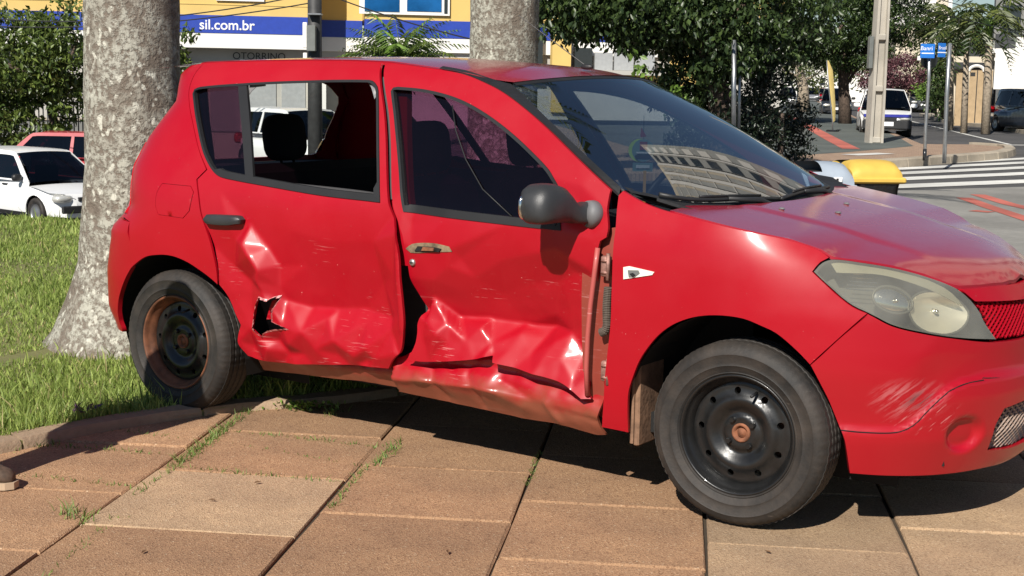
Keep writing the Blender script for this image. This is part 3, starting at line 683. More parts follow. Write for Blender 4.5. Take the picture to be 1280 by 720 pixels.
# right part: yellow posts, grey shutters, sill wall
for u0, u1, mt, y0, v0, v1 in ((686, 709, 'yellowwall', -.6, 44, 140), (667, 676, 'windark', -.3, 40, 140), (716, 738, 'windark', -.25, 60, 100)): fa.pbox('post' if mt == 'yellowwall' else 'side_pane', u0, v0, u1, v1, y0, y0+.4, M[mt])
for u0, u1 in ((741, 763), (765, 789), (791, 815)): fa.pbox('grey_shutter', u0, 66, u1, 88, -.35, -.2, M['shutter'])
fa.pbox('ledge', 738, 88.5, 832, 94, -.75, -.2, M['greywall']); fa.pbox('sill_wall', 770, 94.5, 835, 112, -.5, -.1, M['yellowwall']); fa.pbox('base_wall', 660, 112.5, 860, 150, -.45, -.1, M['greywall'])
fa.pbox('green_frame', 835, 60, 900, 110, -.4, -.2, M['yellowwall'])
# old house behind the hedge, far left
R = thing('tiled_house', 'low house with a grey tiled roof and pale walls behind the left hedge', 'house')
fb = Facade(R, -24, 52, -15, 53, -1.92)
fb.box('wall', 0, fb.L, 0, 4.35, 0, 6, M['whitewall']); 
mb = MB(); L = fb.L; mb.add([(-.4, -.6, 4.36), (L+.4, -.6, 4.36), (L+.4, 3, 6.2), (-.4, 3, 6.2), (-.4, 6.6, 4.36), (L+.4, 6.6, 4.36)], [(0, 1, 2, 3), (3, 2, 5, 4), (0, 3, 4), (1, 5, 2), (0, 4, 5, 1)]); mb.build('roof', M['tile'], R)
fb.pbox('window', 55, 40, 80, 70, -.06, .02, M['windark'])
fb.pbox('pale_panel', 25, -8, 44, 11, -.7, -.62, M['whitewall']); fb.pbox('yellow_panel', 45, -8, 62, 14, -.7, -.62, M['yellowwall'])
# fence of upright bars, far left
R = thing('bar_fence', 'tall grey fence of upright bars behind the red estate car', 'fence'); fc_ = Facade(R, -19, 43.5, -12, 44.5, -1.92)
for z in (.25, 2.45): fc_.box('rail', 0, fc_.L, z, z+.06, -.03, .03, M['fence'])
for k in range(int(fc_.L/.13)): fc_.box('bar', k*.13, k*.13+.035, 0, 2.6, -.018, .018, M['fence'])
fc_.box('post', 3.6, 3.75, 0, 2.7, -.08, .08, M['greywall'])
# rendered wall behind the fence, right of it
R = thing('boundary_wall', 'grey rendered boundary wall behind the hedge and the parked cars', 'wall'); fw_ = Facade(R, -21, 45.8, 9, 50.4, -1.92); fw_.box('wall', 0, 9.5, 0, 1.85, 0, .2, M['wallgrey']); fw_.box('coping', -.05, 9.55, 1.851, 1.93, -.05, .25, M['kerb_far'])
# right-hand side of the main street
R = thing('white_walled_house', 'house behind a long white boundary wall beside the tall palms', 'house'); fd = Facade(R, 17.2, 62, 30, 58, -.1)
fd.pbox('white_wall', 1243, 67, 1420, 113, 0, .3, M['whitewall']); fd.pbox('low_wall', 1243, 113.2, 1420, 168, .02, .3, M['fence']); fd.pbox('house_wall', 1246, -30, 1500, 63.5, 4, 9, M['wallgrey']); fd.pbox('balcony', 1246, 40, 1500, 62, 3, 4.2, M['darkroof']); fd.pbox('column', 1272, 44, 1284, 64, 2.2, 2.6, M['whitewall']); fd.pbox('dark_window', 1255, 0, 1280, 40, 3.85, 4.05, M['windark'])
fd.pbox('upper_slab', 1235, 60, 1500, 66, 2, 9, M['whitewall'])
R = thing('tan_gate', 'tan wooden gates under a small arch between the palm trunks', 'gate'); fe = Facade(R, 16.5, 63.5, 21, 62.8, -.1)
g1 = fe.pbox('gate_leaf', 1194, 91, 1208, 160, 0, .12, M['tan']); g2 = fe.pbox('gate_leaf', 1210, 88, 1239, 160, 0, .12, M['tan']); fe.pbox('gate_post', 1207.5, 84, 1210, 160, -.06, .16, M['beige']); fe.pbox('dark_slot', 1213, 90.5, 1219, 95, -.02, .02, M['ink'], g2); fe.pbox('bar', 1219.3, 88, 1220.3, 160, -.03, .01, M['ink'], g2)
mb = MB(); xa, za = fe.loc(1211, 89); xb, _ = fe.loc(1230, 89); r = (xb-xa)/2; mb.tube([((xa+xb)/2+r*math.cos(t), -.02, za+r*.75*math.sin(t)) for t in np.linspace(0, PI, 16)], .07, 6); mb.build('arch', M['whitewall'], R)
fe.pbox('hood_roof', 1193, 78, 1240, 86, .1, .8, M['darkroof']); fe.pbox('inner_wall', 1189, 70, 1245, 160, 1.0, 1.3, M['beige'])
R = thing('dark_terrace', 'dark roofed terrace behind the palms above the tan gates', 'building'); ff_ = Facade(R, 17, 74, 30, 72, -.1); ff_.pbox('wall', 1190, 50, 1260, 135, 0, 3, M['darkroof']); ff_.pbox('white_band', 1188, 72, 1262, 76, -.3, 0, M['whitewall'])
R = thing('cream_house', 'cream rendered block with one small window beyond the purple tree', 'house'); fg = Facade(R, 24, 100, 44, 98, -.1); fg.pbox('wall', 1118, 32, 1215, 140, 0, 8, M['beige']); fg.pbox('window', 1157, 36.5, 1163, 44, -.15, .02, M['windark']); fg.pbox('parapet', 1116, 27, 1216, 31.8, -.2, 8, M['whitewall']); fg.pbox('window', 1166, 36.5, 1170, 44, -.15, .02, M['windark'])
R = thing('white_tower', 'tall white apartment tower far behind the cream block', 'building'); fh = Facade(R, 40, 160, 62, 156, -.1)
fh.pbox('wall', 1108, -170, 1192, 130, 0, 12, M['whitewall'])
for k in range(7):
    for u in (1128, 1142, 1156, 1176): fh.pbox('window', u, 12-k*26, u+7, 24-k*26, -.2, .05, M['greywall' if u < 1170 else 'windark'])
fh.pbox('beige_strip', 1172, -170, 1186, 130, -.4, .02, M['beige'])
R = thing('far_terrace', 'pale low terrace closing the far end of the street', 'building'); fi = Facade(R, 28, 165, 48, 164, -.1); fi.pbox('wall', 960, 88, 1112, 128, 0, 8, M['whitewall'])
for u in (985, 1000, 1025, 1075, 1092): fi.pbox('window', u, 97, u+6, 106, -.1, .05, M['windark'])
# apartment tower across the main street, outside the picture on the right: it shows in the windscreen
R = thing('apartment_tower', 'tall beige apartment tower with upright piers beyond the right edge, mirrored in the windscreen', 'building'); fj = Facade(R, 21.5, 46, 41, 29, -.1); L = fj.L
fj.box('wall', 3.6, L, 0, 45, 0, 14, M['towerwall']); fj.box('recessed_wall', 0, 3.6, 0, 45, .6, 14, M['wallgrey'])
for s_ in range(14):
    z = 2.8+s_*3; fj.box('window', .5, 1.5, z+.3, z+1.9, .52, .62, M['towerpier']); fj.box('window', 2.0, 3.1, z+.3, z+1.9, .52, .62, M['windark'])
    fj.box('slab_edge', 3.7, L-.2, z, z+.18, -.12, 0, M['towerpier'])
    for k in range(3): fj.box('window', 9.5+k*4.9, 12.2+k*4.9, z+.6, z+2.1, -.06, .03, M['windark'])
for x_, w_ in ((1.75, .2), (3.45, .25), (4.6, .3), (5.5, .3), (6.6, .25)): fj.box('pier', x_, x_+w_, 0, 44, -.35, .5, M['towerpier'])
for x_ in (4.0, 5.0, 6.0): fj.box('dark_strip', x_, x_+.45, 0, 43.5, -.03, .02, M['wallgrey'])
# second block behind the camera, mirrored in the flank and glass
# ================================================================ TREES AND PLANTS
def palm_trunk(name, label, base, pts, group, frn=15):
    t = thing(name, label, 'palm tree', tuple(base), 0, group); mb = MB(); P = []; R_ = []
    n = 90; V = []; F = []; m_ = 40
    zs = np.linspace(0, pts[-1][0], n)
    for i, z in enumerate(zs):
        cx = np.interp(z, [p[0] for p in pts], [p[1] for p in pts]); cy = np.interp(z, [p[0] for p in pts], [p[2] for p in pts]); r = np.interp(z, [p[0] for p in pts], [p[3] for p in pts])
        for j in range(m_):
            th = 2*PI*j/m_; rr = r*(1+.13*math.exp(-z/.13)*max(0, math.sin(5*th+1)+.4*math.sin(9*th))+.012*math.sin(3*th+z*2.1)+.010*math.sin(7*th-z*5)+.008*random.uniform(-1, 1)+.006*math.sin(z*38)); V.append((cx+rr*math.cos(th), cy+rr*math.sin(th), z))
    for i in range(n-1):
        for j in range(m_): F.append((i*m_+j, i*m_+(j+1) % m_, (i+1)*m_+(j+1) % m_, (i+1)*m_+j))
    obj('trunk', V, F, M['palmbark'], t, smooth=True)
    top = (pts[-1][1], pts[-1][2], pts[-1][0])
    for k in range(frn): frond(t, top, k*2.4, .9-.9*(k/frn), 3.2, .5, M['leaf2'], 26)
    return t
def frond(par, top, az, el, L, lw, mat, n=18, droop=1.0, name='frond'):
    V = []; F = []; pts = []
    for i in range(n+1):
        s = i/n; e = el-droop*1.5*s*s; pts.append(None)
    x = 0; z = 0; P = []
    for i in range(n+1):
        s = i/n; e = el-droop*1.6*s; P.append((x, z)); x += L/n*math.cos(e); z += L/n*math.sin(e)
    ca, sa = math.cos(az), math.sin(az)
    T_ = lambda a, b, c: (top[0]+a*ca-b*sa, top[1]+a*sa+b*ca, top[2]+c)
    for i in range(n):
        (x0, z0), (x1, z1) = P[i], P[i+1]; w_ = .012*(1-i/n)+.004; b = len(V); V += [T_(x0, -w_, z0), T_(x0, w_, z0), T_(x1, w_, z1), T_(x1, -w_, z1)]; F.append((b, b+1, b+2, b+3))
        s = (i+.5)/n
        if s < .12: continue
        ll = lw*math.sin(PI*min(1, s*.85+.15))**.7*random.uniform(.85, 1.1)
        for sg in (-1, 1):
            dz = -ll*random.uniform(.25, .65); fx = ll*.55; hw = .018+.02*lw; b = len(V)
            V += [T_(x0, 0, z0), T_(x0+hw*2, 0, z0), T_(x0+fx+hw, sg*ll*.8, z0+dz), T_(x0+fx*.5, sg*ll*.45, z0+dz*.25)]; F += [(b, b+1, b+2), (b, b+2, b+3)]
    return obj(name, V, F, mat, par)
p = wp(-1.965, 7.35)
rA = RV
palm_trunk('royal_palm', 'nearer grey palm trunk blotched with pale lichen, close behind the car\'s tail', (p[0], p[1], .0), [(0, -.02*rA[0], -.02*rA[1], .43), (.12, -.015, -.01, .375), (.45, 0, 0, .275), (.95, .02*rA[0], .02*rA[1], .250), (1.5, .015, .01, .238), (3, .015, .01, .232), (8.5, .1, .1, .20)], 'royal palms on the lawn')
p = wp(-.09, 10.6)
palm_trunk('royal_palm', 'farther slim palm trunk rising behind the roof of the crashed car', (p[0], p[1], .0), [(0, 0, 0, .33), (.3, 0, 0, .29), (1, 0, 0, .255), (3, 0, 0, .245), (9, -.1, .1, .2)], 'royal palms on the lawn')
def W3(u, v, d): return at(u, v, d=d)
def wz(a, d, z): p = wp(a, d); return (p[0], p[1], z)
# leafy tree at the left edge and its twin right of the palm
g = -1.9
tree('hedge_tree', 'dense glossy leaved tree overhanging the fence at the left edge', wz(-14.2, 41, g), [wz(-13.0, 41, g), wz(-13.1, 41, -.2), wz(-13.4, 41, 1.4)], [.16, .13, .09],
     [(wz(-14.6, 41, 1.9), (2.2, 2.0, 1.35)), (wz(-12.6, 41, 2.2), (1.2, 1.6, 1.2)), (wz(-14.8, 40.4, .9), (1.8, 1.5, .85)), (wz(-12.7, 41, .75), (.7, .9, .5)), (wz(-14.3, 40.6, -.15), (2.3, 1.2, .55))], (75, 45, 50, 12, 26), 70, .42, .20, 'leaf', limbs=[(wz(-13.4, 41, 1.2), wz(-15.2, 41, 2.2), .08), (wz(-13.3, 41, 1.0), wz(-12.4, 41, 2.4), .07)], droop=1.0, group='leafy street trees')
tree('hedge_tree', 'small leafy tree seen just right of the nearer palm trunk', wz(-9.3, 40, g), [wz(-9.6, 40, g), wz(-9.5, 40, 1.2)], [.10, .06], [(wz(-9.95, 40, 2.35), (.95, .9, .75)), (wz(-9.55, 40, 1.6), (.85, .8, .45))], (46, 26), 60, .33, .19, 'leaf', droop=1.0, group='leafy street trees')
# big tree with hanging branches, right of the second palm
dz = 23
tree('shade_tree', 'big dark leaved tree with low hanging boughs over the car roof', wz(3.1, dz, -.1), [wz(3.35, dz, -.15), wz(3.3, dz, 1.0), wz(3.0, dz, 2.2), wz(2.5, dz, 3.6)], [.26, .2, .17, .1],
     [(wz(.95, dz-.3, 2.72), (.62, .9, .62)), (wz(2.0, dz-.2, 2.62), (.95, 1.1, .62)), (wz(3.2, dz, 2.45), (1.0, 1.2, .95)), (wz(4.0, dz+.6, 2.8), (1.2, 1.3, 1.0)), (wz(2.2, dz+.5, 4.3), (2.2, 2.0, 1.6)), (wz(2.9, dz+.4, 1.6), (.55, .7, .8))], (70, 95, 90, 60, 110, 30), 100, .34, .115, 'leaf2', limbs=[(wz(2.9, dz, 2.4), wz(1.0, dz, 2.9), .09), (wz(2.9, dz, 2.3), wz(4.2, dz, 3.2), .09)], droop=1.2, asp=.48, group='leafy street trees')
for (cz, lab, ell, n) in ((3.55, 'tall dark shrub filling the gap behind the silver sign posts', [((3.55, 23.4, 1.05), (.85, .8, 1.15)), ((3.2, 23.0, .4), (.7, .7, .6))], (70, 30)), (4.35, 'dark clipped shrub between the sign posts and the spiky plant', [((4.35, 25, .75), (.75, .8, .95))], (60,))):
    tree('dark_shrub', lab, wz(cz, 23.5, -.1), [wz(cz, 23.5, -.1), wz(cz, 23.5, 1)], [.06, .04], [(wz(*c), r) for c, r in ell], n, 90, .28, .085, 'yucca', cat='shrub', group='dark shrubs by the far pavement')
p = W3(805, 98, 21.5); t = thing('climber_sprig', 'bright green leafy sprig hanging below the dark tree', 'plant', tuple(p)); 
t2 = [(800, 82, 12), (808, 92, 8), (845, 112, 14), (850, 118, 10), (795, 70, 8)]
C = np.concatenate([np.array([W3(u+random.gauss(0, 4), v+random.gauss(0, 4), 21.5)-p for _ in range(n)]) for u, v, n in t2]); stuff_part('leaf_cluster', leaf_mesh('leaf_cluster', C, .13, M['leafl'], 1.0, .5), t)
tree('street_tree', 'spreading green tree on the far pavement behind the yellow flag', wz(13.3, 58, 0), [wz(13.3, 58, -.05), wz(13.2, 58, 1.1), wz(13.1, 58, 2.2), wz(12.9, 58, 4.0)], [.27, .22, .20, .12],
     [(wz(12.1, 58, 4.1), (2.9, 2.6, 1.3)), (wz(15.0, 58, 4.2), (1.9, 2.4, 1.2)), (wz(13.0, 57.5, 2.95), (1.7, 1.7, .7)), (wz(10.3, 58, 3.6), (1.5, 1.8, .9)), (wz(13.0, 58, 6.2), (3.8, 3, 1.8))], (120, 70, 55, 45, 80), 90, .50, .17, 'leaf2', limbs=[(wz(13.2, 58, 1.8), wz(14.9, 58, 4.0), .11), (wz(13.2, 58, 2.0), wz(11.5, 58, 4.0), .11), (wz(13.2, 58, 1.4), wz(14.2, 58, 2.6), .08)], droop=.7, group='leafy street trees')
tree('street_tree', 'thin crowned tree with a pale trunk farther up the far pavement', wz(16.8, 84, 0), [wz(16.8, 84, -.05), wz(16.7, 84, 1.5), wz(16.3, 84, 3.0)], [.42, .32, .16], [(wz(15.8, 84, 3.0), (2.3, 2, 1.1)), (wz(17.8, 84, 2.3), (1.5, 1.5, .8)), (wz(15.5, 84, 4.2), (2.8, 2, 1.0))], (45, 22, 40), 34, .5, .16, 'leafy', 'bark_pale', limbs=[(wz(16.7, 84, 1.9), wz(14.8, 84, 3.2), .09), (wz(16.7, 84, 1.8), wz(18.2, 84, 2.8), .08)], group='leafy street trees')
tree('purple_tree', 'tree with purple brown leaves between the concrete pole and the blue sign', wz(20.5, 78, 0), [wz(20.5, 78, -.1), wz(20.6, 78, 1.6)], [.16, .1], [(wz(20.8, 78, 2.3), (1.7, 1.5, 1.05)), (wz(19.6, 78, 1.8), (1.0, 1.2, .8)), (wz(21.6, 78, 2.0), (.8, 1, .7))], (70, 30, 20), 50, .45, .17, 'purple', limbs=[(wz(20.6, 78, 1.2), wz(21.5, 78, 2.2), .05)])
tree('bright_bush', 'bright lime green bush behind the round street sign', wz(21.6, 74, 0), [wz(21.6, 74, -.1), wz(21.6, 74, .6)], [.06, .05], [(wz(21.7, 74, 1.35), (1.25, 1, .75))], (50,), 50, .35, .2, 'leafl', cat='bush')
tree('street_tree', 'dense tree closing the street beyond the parked silver cars', wz(14.5, 95, 0), [wz(14.5, 95, -.1), wz(14.5, 95, 2.5)], [.2, .15], [(wz(14.5, 95, 3.4), (4.2, 3, 1.6)), (wz(20, 98, 3.0), (3.5, 3, 1.5)), (wz(25.5, 100, 2.6), (2.6, 2, 1.3))], (70, 50, 30), 40, .8, .3, 'leafy', group='leafy street trees')
tree('street_tree', 'dark tree mass behind the palms at the right', wz(21, 70, 0), [wz(20.9, 70, -.1), wz(20.9, 70, 2)], [.3, .2], [(wz(20.8, 70, 2.9), (1.1, 1, .9)), (wz(20.3, 69, 1.6), (.5, .6, 1.4)), (wz(21.8, 70, 3.9), (1.6, 1.2, .8))], (40, 30, 30), 50, .5, .2, 'leaf2', group='leafy street trees')
def street_palm(lab, u, vb, vt, d, r, seed, nf=16):
    b = W3(u[0], vb, d); z1 = W3(u[1], vt, d); t = thing('street_palm', lab, 'palm tree', (b[0], b[1], -.1), 0, 'palms by the white wall'); rel = z1-np.array([b[0], b[1], -.1])
    mb = MB(); mb.tube([(0, 0, 0), tuple(rel*.5), tuple(rel*.80)], [r*1.15, r, r*.8], 10); mb.build('trunk', M['bark_pale'], t, True); mb = MB(); mb.tube([tuple(rel*.80), tuple(rel*.95), tuple(rel)], [r*.82, r*.8, r*.4], 10); mb.build('crownshaft', M['leafl'], t, True)
    for k in range(nf): frond(t, tuple(rel), k*2.39+seed, 1.0-1.3*k/nf, 2.6, .55, M['leafy' if k % 3 else 'leaf2'], 16, 1.0)
street_palm('left palm of the pair beside the tan gates', (1207, 1209), 128, 38, 52, .11, .3); street_palm('taller thicker palm directly left of the white wall', (1234, 1238), 130, 20, 51, .14, 1.1); street_palm('palm at the back with its crown above the blue sign', (1190, 1190), 128, 30, 55, .10, 2.2)
# feathery palms in front of the clinic
t = thing('feather_palm', 'feathery young palm in front of the blue clinic band', 'palm plant', tuple(W3(500, 85, 35)[:2])+(-1.9,)); b = W3(500, 85, 35)
rel = (0, 0, b[2]+1.9+.05); mb = MB(); mb.tube([(0, 0, 0), rel], [.12, .09], 8); mb.build('stem', M['bark'], t, True)
for k in range(30): frond(t, rel, k*2.39, 1.45-.75*(k/20)-.1*random.random(), 1.9*random.uniform(.8, 1.1), .38, M['leaf' if k % 2 else 'leafl'], 20, .75)
tree('flower_shrub', 'loose twiggy shrub left of the feathery palm', wz(-3.6, 36, -1.9), [wz(-3.6, 36, -1.9), wz(-3.6, 36, 1)], [.05, .03], [(wz(-3.55, 36, 1.75), (.75, .6, .75)), (wz(-2.9, 36, 1.5), (.6, .5, .6)), (wz(-1.7, 36, 1.45), (.7, .4, .35))], (40, 24, 16), 40, .26, .10, 'leafy', cat='shrub', droop=.2, asp=.3)
# spiky dark plant
p = W3(950, 172, 29); t = thing('spiky_plant', 'dark spiky rosette plant at the edge of the far pavement', 'plant', (p[0], p[1], 0)); mb = MB()
for k in range(110):
    az = random.uniform(0, 2*PI); el = random.uniform(-.1, 1.45); L = random.uniform(.6, 1.0); z0 = random.uniform(.15, .95); dx, dy, dz_ = math.cos(az)*math.cos(el), math.sin(az)*math.cos(el), math.sin(el); s_ = .028
    mb.add([(-dy*s_, dx*s_, z0) if False else (-math.sin(az)*s_, math.cos(az)*s_, z0), (math.sin(az)*s_, -math.cos(az)*s_, z0), (dx*L*.6+math.sin(az)*s_, dy*L*.6-math.cos(az)*s_, z0+dz_*L*.6), (dx*L, dy*L, z0+dz_*L-.1), (dx*L*.6-math.sin(az)*s_, dy*L*.6+math.cos(az)*s_, z0+dz_*L*.6)], [(0, 1, 2, 3, 4)])
tag(mb.build('leaves', M['yucca'], t), kind='stuff'); mb = MB(); mb.tube([(0, 0, 0), (0, 0, .95)], [.12, .10], 8); mb.build('stem', M['bark'], t)

# ================================================================ THE CRASHED CAR (its rear axle stands at the origin, nose towards +x, damaged right side towards -y)
ZS = [.10, .20, .30, .40, .55, .70, .85, .93, .99, 1.04, 1.12, 1.25, 1.38, 1.45, 1.49, 1.53]
WS = [.76, .80, .825, .842, .858, .868, .866, .855, .835, .812, .775, .715, .650, .605, .560, .48]
_zz = np.linspace(0, 1.7, 681); _k = np.exp(-.5*(np.arange(-24, 25)/9.)**2); _k /= _k.sum()
_ww = np.convolve(np.pad(np.interp(_zz, ZS, WS), 24, mode='edge'), _k, 'valid')
def sec(z): return np.interp(z, _zz, _ww)
XNZ = [.10, .20, .32, .45, .60, .72, .80, .88, .95, 1.05]; XNX = [3.20, 3.29, 3.33, 3.34, 3.32, 3.29, 3.23, 3.13, 3.01, 2.86]
XRZ = [.1, .2, .315, .395, .565, .72, .755, .86, .965, 1.03, 1.16, 1.315, 1.43, 1.5]; XRX = [-.62, -.68, -.693, -.741, -.723, -.669, -.669, -.495, -.513, -.526, -.471, -.335, -.376, -.3]
XA, XB = 2.45, .15
def smi(z, a, b): return (np.interp(np.asarray(z)-.03, a, b)+np.interp(z, a, b)+np.interp(np.asarray(z)+.03, a, b))/3
def xnose(z): return np.interp(z, XNZ, XNX)
def xtail(z): return np.interp(z, XRZ, XRX)
def wid(x, z):
    u = np.clip((x-XA)/(xnose(z)-XA), 0, 1); v = np.clip((XB-x)/(XB-xtail(z)), 0, 1)
    return sec(z)*(1-u**2.3)**(1/2.3)*(1-v**4.0)**(1/2.8)
def spw(c, p): return np.sign(c)*np.abs(c)**p
def nose_map(off=0, disp=None):
    def f(U, Z, inw):
        o = off+inw+(disp(U, Z) if disp is not None else 0)
        x = XA+(xnose(Z)-XA)*np.abs(np.sin(U))**(2/2.3); y = -sec(Z)*spw(np.cos(U), 2/2.3)
        return np.stack([x-o*np.sin(U), y+o*np.cos(U), Z], 1)
    return f
def tail_map(off=0):
    def f(U, Z, inw):
        o = off+inw; x = XB-(XB-xtail(Z))*np.abs(np.sin(U))**.5; y = -sec(Z)*spw(np.cos(U), 2/2.8)
        return np.stack([x+o*np.sin(U), y+o*np.cos(U), Z], 1)
    return f
def side_map(side=-1, off=0, disp=None):
    def f(X, Z, inw):
        return np.stack([X, side*(wid(X, Z)-off-inw-(disp(X, Z) if disp is not None else 0)), Z], 1)
    return f
def arclen_nose(U): return U
T = {
'quarter':[(-0.216,1.465),(-0.079,1.476),(-0.087,1.404),(-0.071,1.343),(0.02,1.228),(0.111,1.117),(0.187,1.043),(0.149,1.002),(0.182,0.937),(0.206,0.87),(0.255,0.773),(0.285,0.684),(0.294,0.635),(0.295,0.583),(0.244,0.611),(0.189,0.636),(0.133,0.658),(0.065,0.675),(0.001,0.68),(-0.066,0.674),(-0.126,0.662),(-0.179,0.637),(-0.234,0.604),(-0.238,0.624),(-0.238,0.724),(-0.249,0.801),(-0.33,0.813),(-0.36,0.889),(-0.38,0.969),(-0.395,1.033),(-0.345,1.16),(-0.235,1.314),(-0.25,1.409),(-0.24,1.441)],
'fuel_flap':[(-0.067,0.942),(-0.046,0.976),(0.128,0.974),(0.152,0.951),(0.141,0.873),(0.106,0.841),(-0.045,0.846),(-0.067,0.881)],
'rear_door':[(-0.079,1.476),(0.227,1.485),(0.509,1.49),(0.744,1.49),(0.904,1.486),(1.038,1.268),(1.166,0.968),(1.204,0.906),(1.235,0.835),(1.248,0.771),(1.254,0.698),(1.26,0.602),(1.262,0.53),(1.251,0.465),(1.236,0.42),(1.19,0.377),(1.158,0.339),(0.965,0.326),(0.769,0.303),(0.6,0.287),(0.532,0.289),(0.464,0.29),(0.421,0.298),(0.392,0.342),(0.394,0.38),(0.412,0.429),(0.385,0.466),(0.345,0.538),(0.299,0.583),(0.298,0.635),(0.289,0.684),(0.259,0.773),(0.21,0.87),(0.186,0.937),(0.153,1.002),(0.191,1.043),(0.111,1.117),(0.02,1.228),(-0.071,1.343),(-0.087,1.404)],
'rear_window':[(-0.039,1.347),(-0.038,1.364),(-0.008,1.374),(0.205,1.391),(0.517,1.407),(0.896,1.416),(0.931,1.404),(0.961,1.375),(1.062,1.135),(1.125,0.97),(1.084,0.972),(0.832,0.979),(0.483,1.003),(0.369,1.012),(0.279,1.022),(0.235,1.039),(0.187,1.072),(0.131,1.124),(0.043,1.236)],
'tear':[(0.533,0.56),(0.554,0.556),(0.576,0.551),(0.594,0.563),(0.616,0.568),(0.603,0.522),(0.592,0.462),(0.625,0.453),(0.68,0.439),(0.619,0.429),(0.556,0.412),(0.536,0.393),(0.511,0.403),(0.478,0.42),(0.484,0.473),(0.492,0.504),(0.508,0.531)],
'front_door':[(0.923,1.483),(0.955,1.484),(1.308,1.45),(1.482,1.404),(1.588,1.361),(1.746,1.278),(1.923,1.172),(2.094,1.068),(2.094,1.047),(2.098,1.003),(2.113,0.944),(2.109,0.912),(2.085,0.897),(2.079,0.875),(2.069,0.781),(2.056,0.657),(2.042,0.572),(2.035,0.459),(2.032,0.379),(2.043,0.355),(2.049,0.347),(2.017,0.345),(1.971,0.379),(1.916,0.397),(1.818,0.41),(1.734,0.42),(1.651,0.427),(1.639,0.449),(1.614,0.443),(1.567,0.428),(1.451,0.407),(1.323,0.388),(1.252,0.391),(1.265,0.399),(1.295,0.455),(1.302,0.495),(1.301,0.531),(1.314,0.572),(1.291,0.635),(1.271,0.69),(1.263,0.772),(1.252,0.836),(1.223,0.904),(1.187,0.969),(1.059,1.269)],
'front_window':[(1.027,1.377),(1.031,1.389),(1.051,1.392),(1.194,1.383),(1.343,1.356),(1.474,1.312),(1.607,1.251),(1.737,1.178),(1.828,1.121),(1.867,1.085),(1.881,1.069),(1.898,1.036),(1.927,0.923),(1.729,0.928),(1.486,0.935),(1.244,0.944),(1.182,1.082),(1.088,1.27)],
'fender':[(2.124,1.052),(2.138,1.068),(2.176,1.052),(2.234,1.032),(2.291,1.018),(2.325,1.012),(2.373,1.005),(2.457,0.991),(2.578,0.971),(2.727,0.945),(2.814,0.916),(2.844,0.895),(2.826,0.881),(2.811,0.853),(2.852,0.817),(2.893,0.781),(2.932,0.751),(2.973,0.731),(2.902,0.649),(2.826,0.563),(2.784,0.606),(2.723,0.655),(2.672,0.676),(2.621,0.692),(2.555,0.696),(2.486,0.689),(2.429,0.673),(2.371,0.645),(2.324,0.608),(2.283,0.56),(2.251,0.512),(2.226,0.456),(2.206,0.398),(2.199,0.34),(2.194,0.25),(2.088,0.253),(2.103,0.352),(2.115,0.455),(2.138,0.619),(2.142,0.747),(2.14,0.909),(2.14,0.946),(2.13,1.01)],
'sill':[(0.43,0.314),(1.174,0.379),(1.279,0.425),(1.646,0.475),(2.089,0.43),(2.076,0.316),(2.065,0.265),(2.081,0.217),(2.034,0.21),(1.888,0.226),(1.708,0.221),(1.442,0.233),(1.161,0.247),(0.953,0.25),(0.817,0.241),(0.602,0.232),(0.413,0.223)],
'bumper':[(0.389,0.563),(0.5,0.649),(0.627,0.731),(0.637,0.726),(0.718,0.693),(0.845,0.668),(0.988,0.648),(1.219,0.622)],
'bumper_low':[(1.372,0.188),(1.232,0.195),(1.031,0.197),(0.864,0.199),(0.699,0.203),(0.555,0.209),(0.513,0.325),(0.488,0.377),(0.435,0.479)],
'headlight':[(0.480,0.853),(0.538,0.879),(0.608,0.889),(0.731,0.879),(0.863,0.862),(0.985,0.835),(1.089,0.797),(1.133,0.757),(1.154,0.697),(1.212,0.632),(0.988,0.652),(0.845,0.672),(0.718,0.697),(0.627,0.735),(0.579,0.755),(0.538,0.785),(0.508,0.817)],
}
NM = 1.571
def mir(poly): return list(poly)+[(PI-u, z) for u, z in reversed(poly)]
# ---- dents
def line_d(X, Z, pts):                                   # distance and signed side to a polyline
    best = np.full(X.shape, 9.); sgn = np.zeros(X.shape)
    for (ax, az), (bx, bz) in zip(pts[:-1], pts[1:]):
        dx, dz = bx-ax, bz-az; L2 = dx*dx+dz*dz; t = np.clip(((X-ax)*dx+(Z-az)*dz)/L2, 0, 1)
        ex, ez = X-ax-t*dx, Z-az-t*dz; d = np.hypot(ex, ez); k = d < best; best = np.where(k, d, best); sgn = np.where(k, np.sign(ex*dz-ez*dx), sgn)
    return best, sgn
def tent(X, Z, pts, w_, h): d, s = line_d(X, Z, pts); return h*np.clip(1-d/w_, 0, 1)**1.6
def gauss(X, Z, c, r, h): return h*np.exp(-((X-c[0])/r[0])**2-((Z-c[1])/r[1])**2)
_fr = np.random.default_rng(21)
FOLDS = [(_fr.uniform(0, 2*PI), _fr.uniform(6, 16), _fr.uniform(0, 1), _fr.uniform(.4, 1)) for _ in range(9)]
def folds(X, Z, amp):
    s = 0*X
    for th, fq, ph, a in FOLDS:
        q = (np.cos(th)*X+np.sin(th)*Z*1.2)*fq/2.2+ph+.25*np.sin(5*X+7*Z+ph*6); s = s+a*np.abs((q % 1)-.5)
    return amp*(s/len(FOLDS)-.18)*4
def edge_win(X, Z, x0, x1, z0, z1, f=.06): return sstep((X-x0)/f)*sstep((x1-X)/f)*sstep((Z-z0)/f)*sstep((z1-Z)/f)
FRAME0 = [(x, z, 0) for x in (-.4, .1, .6, 1.0, 1.3, 1.7, 2.2) for z in (1.6, 1.12)]
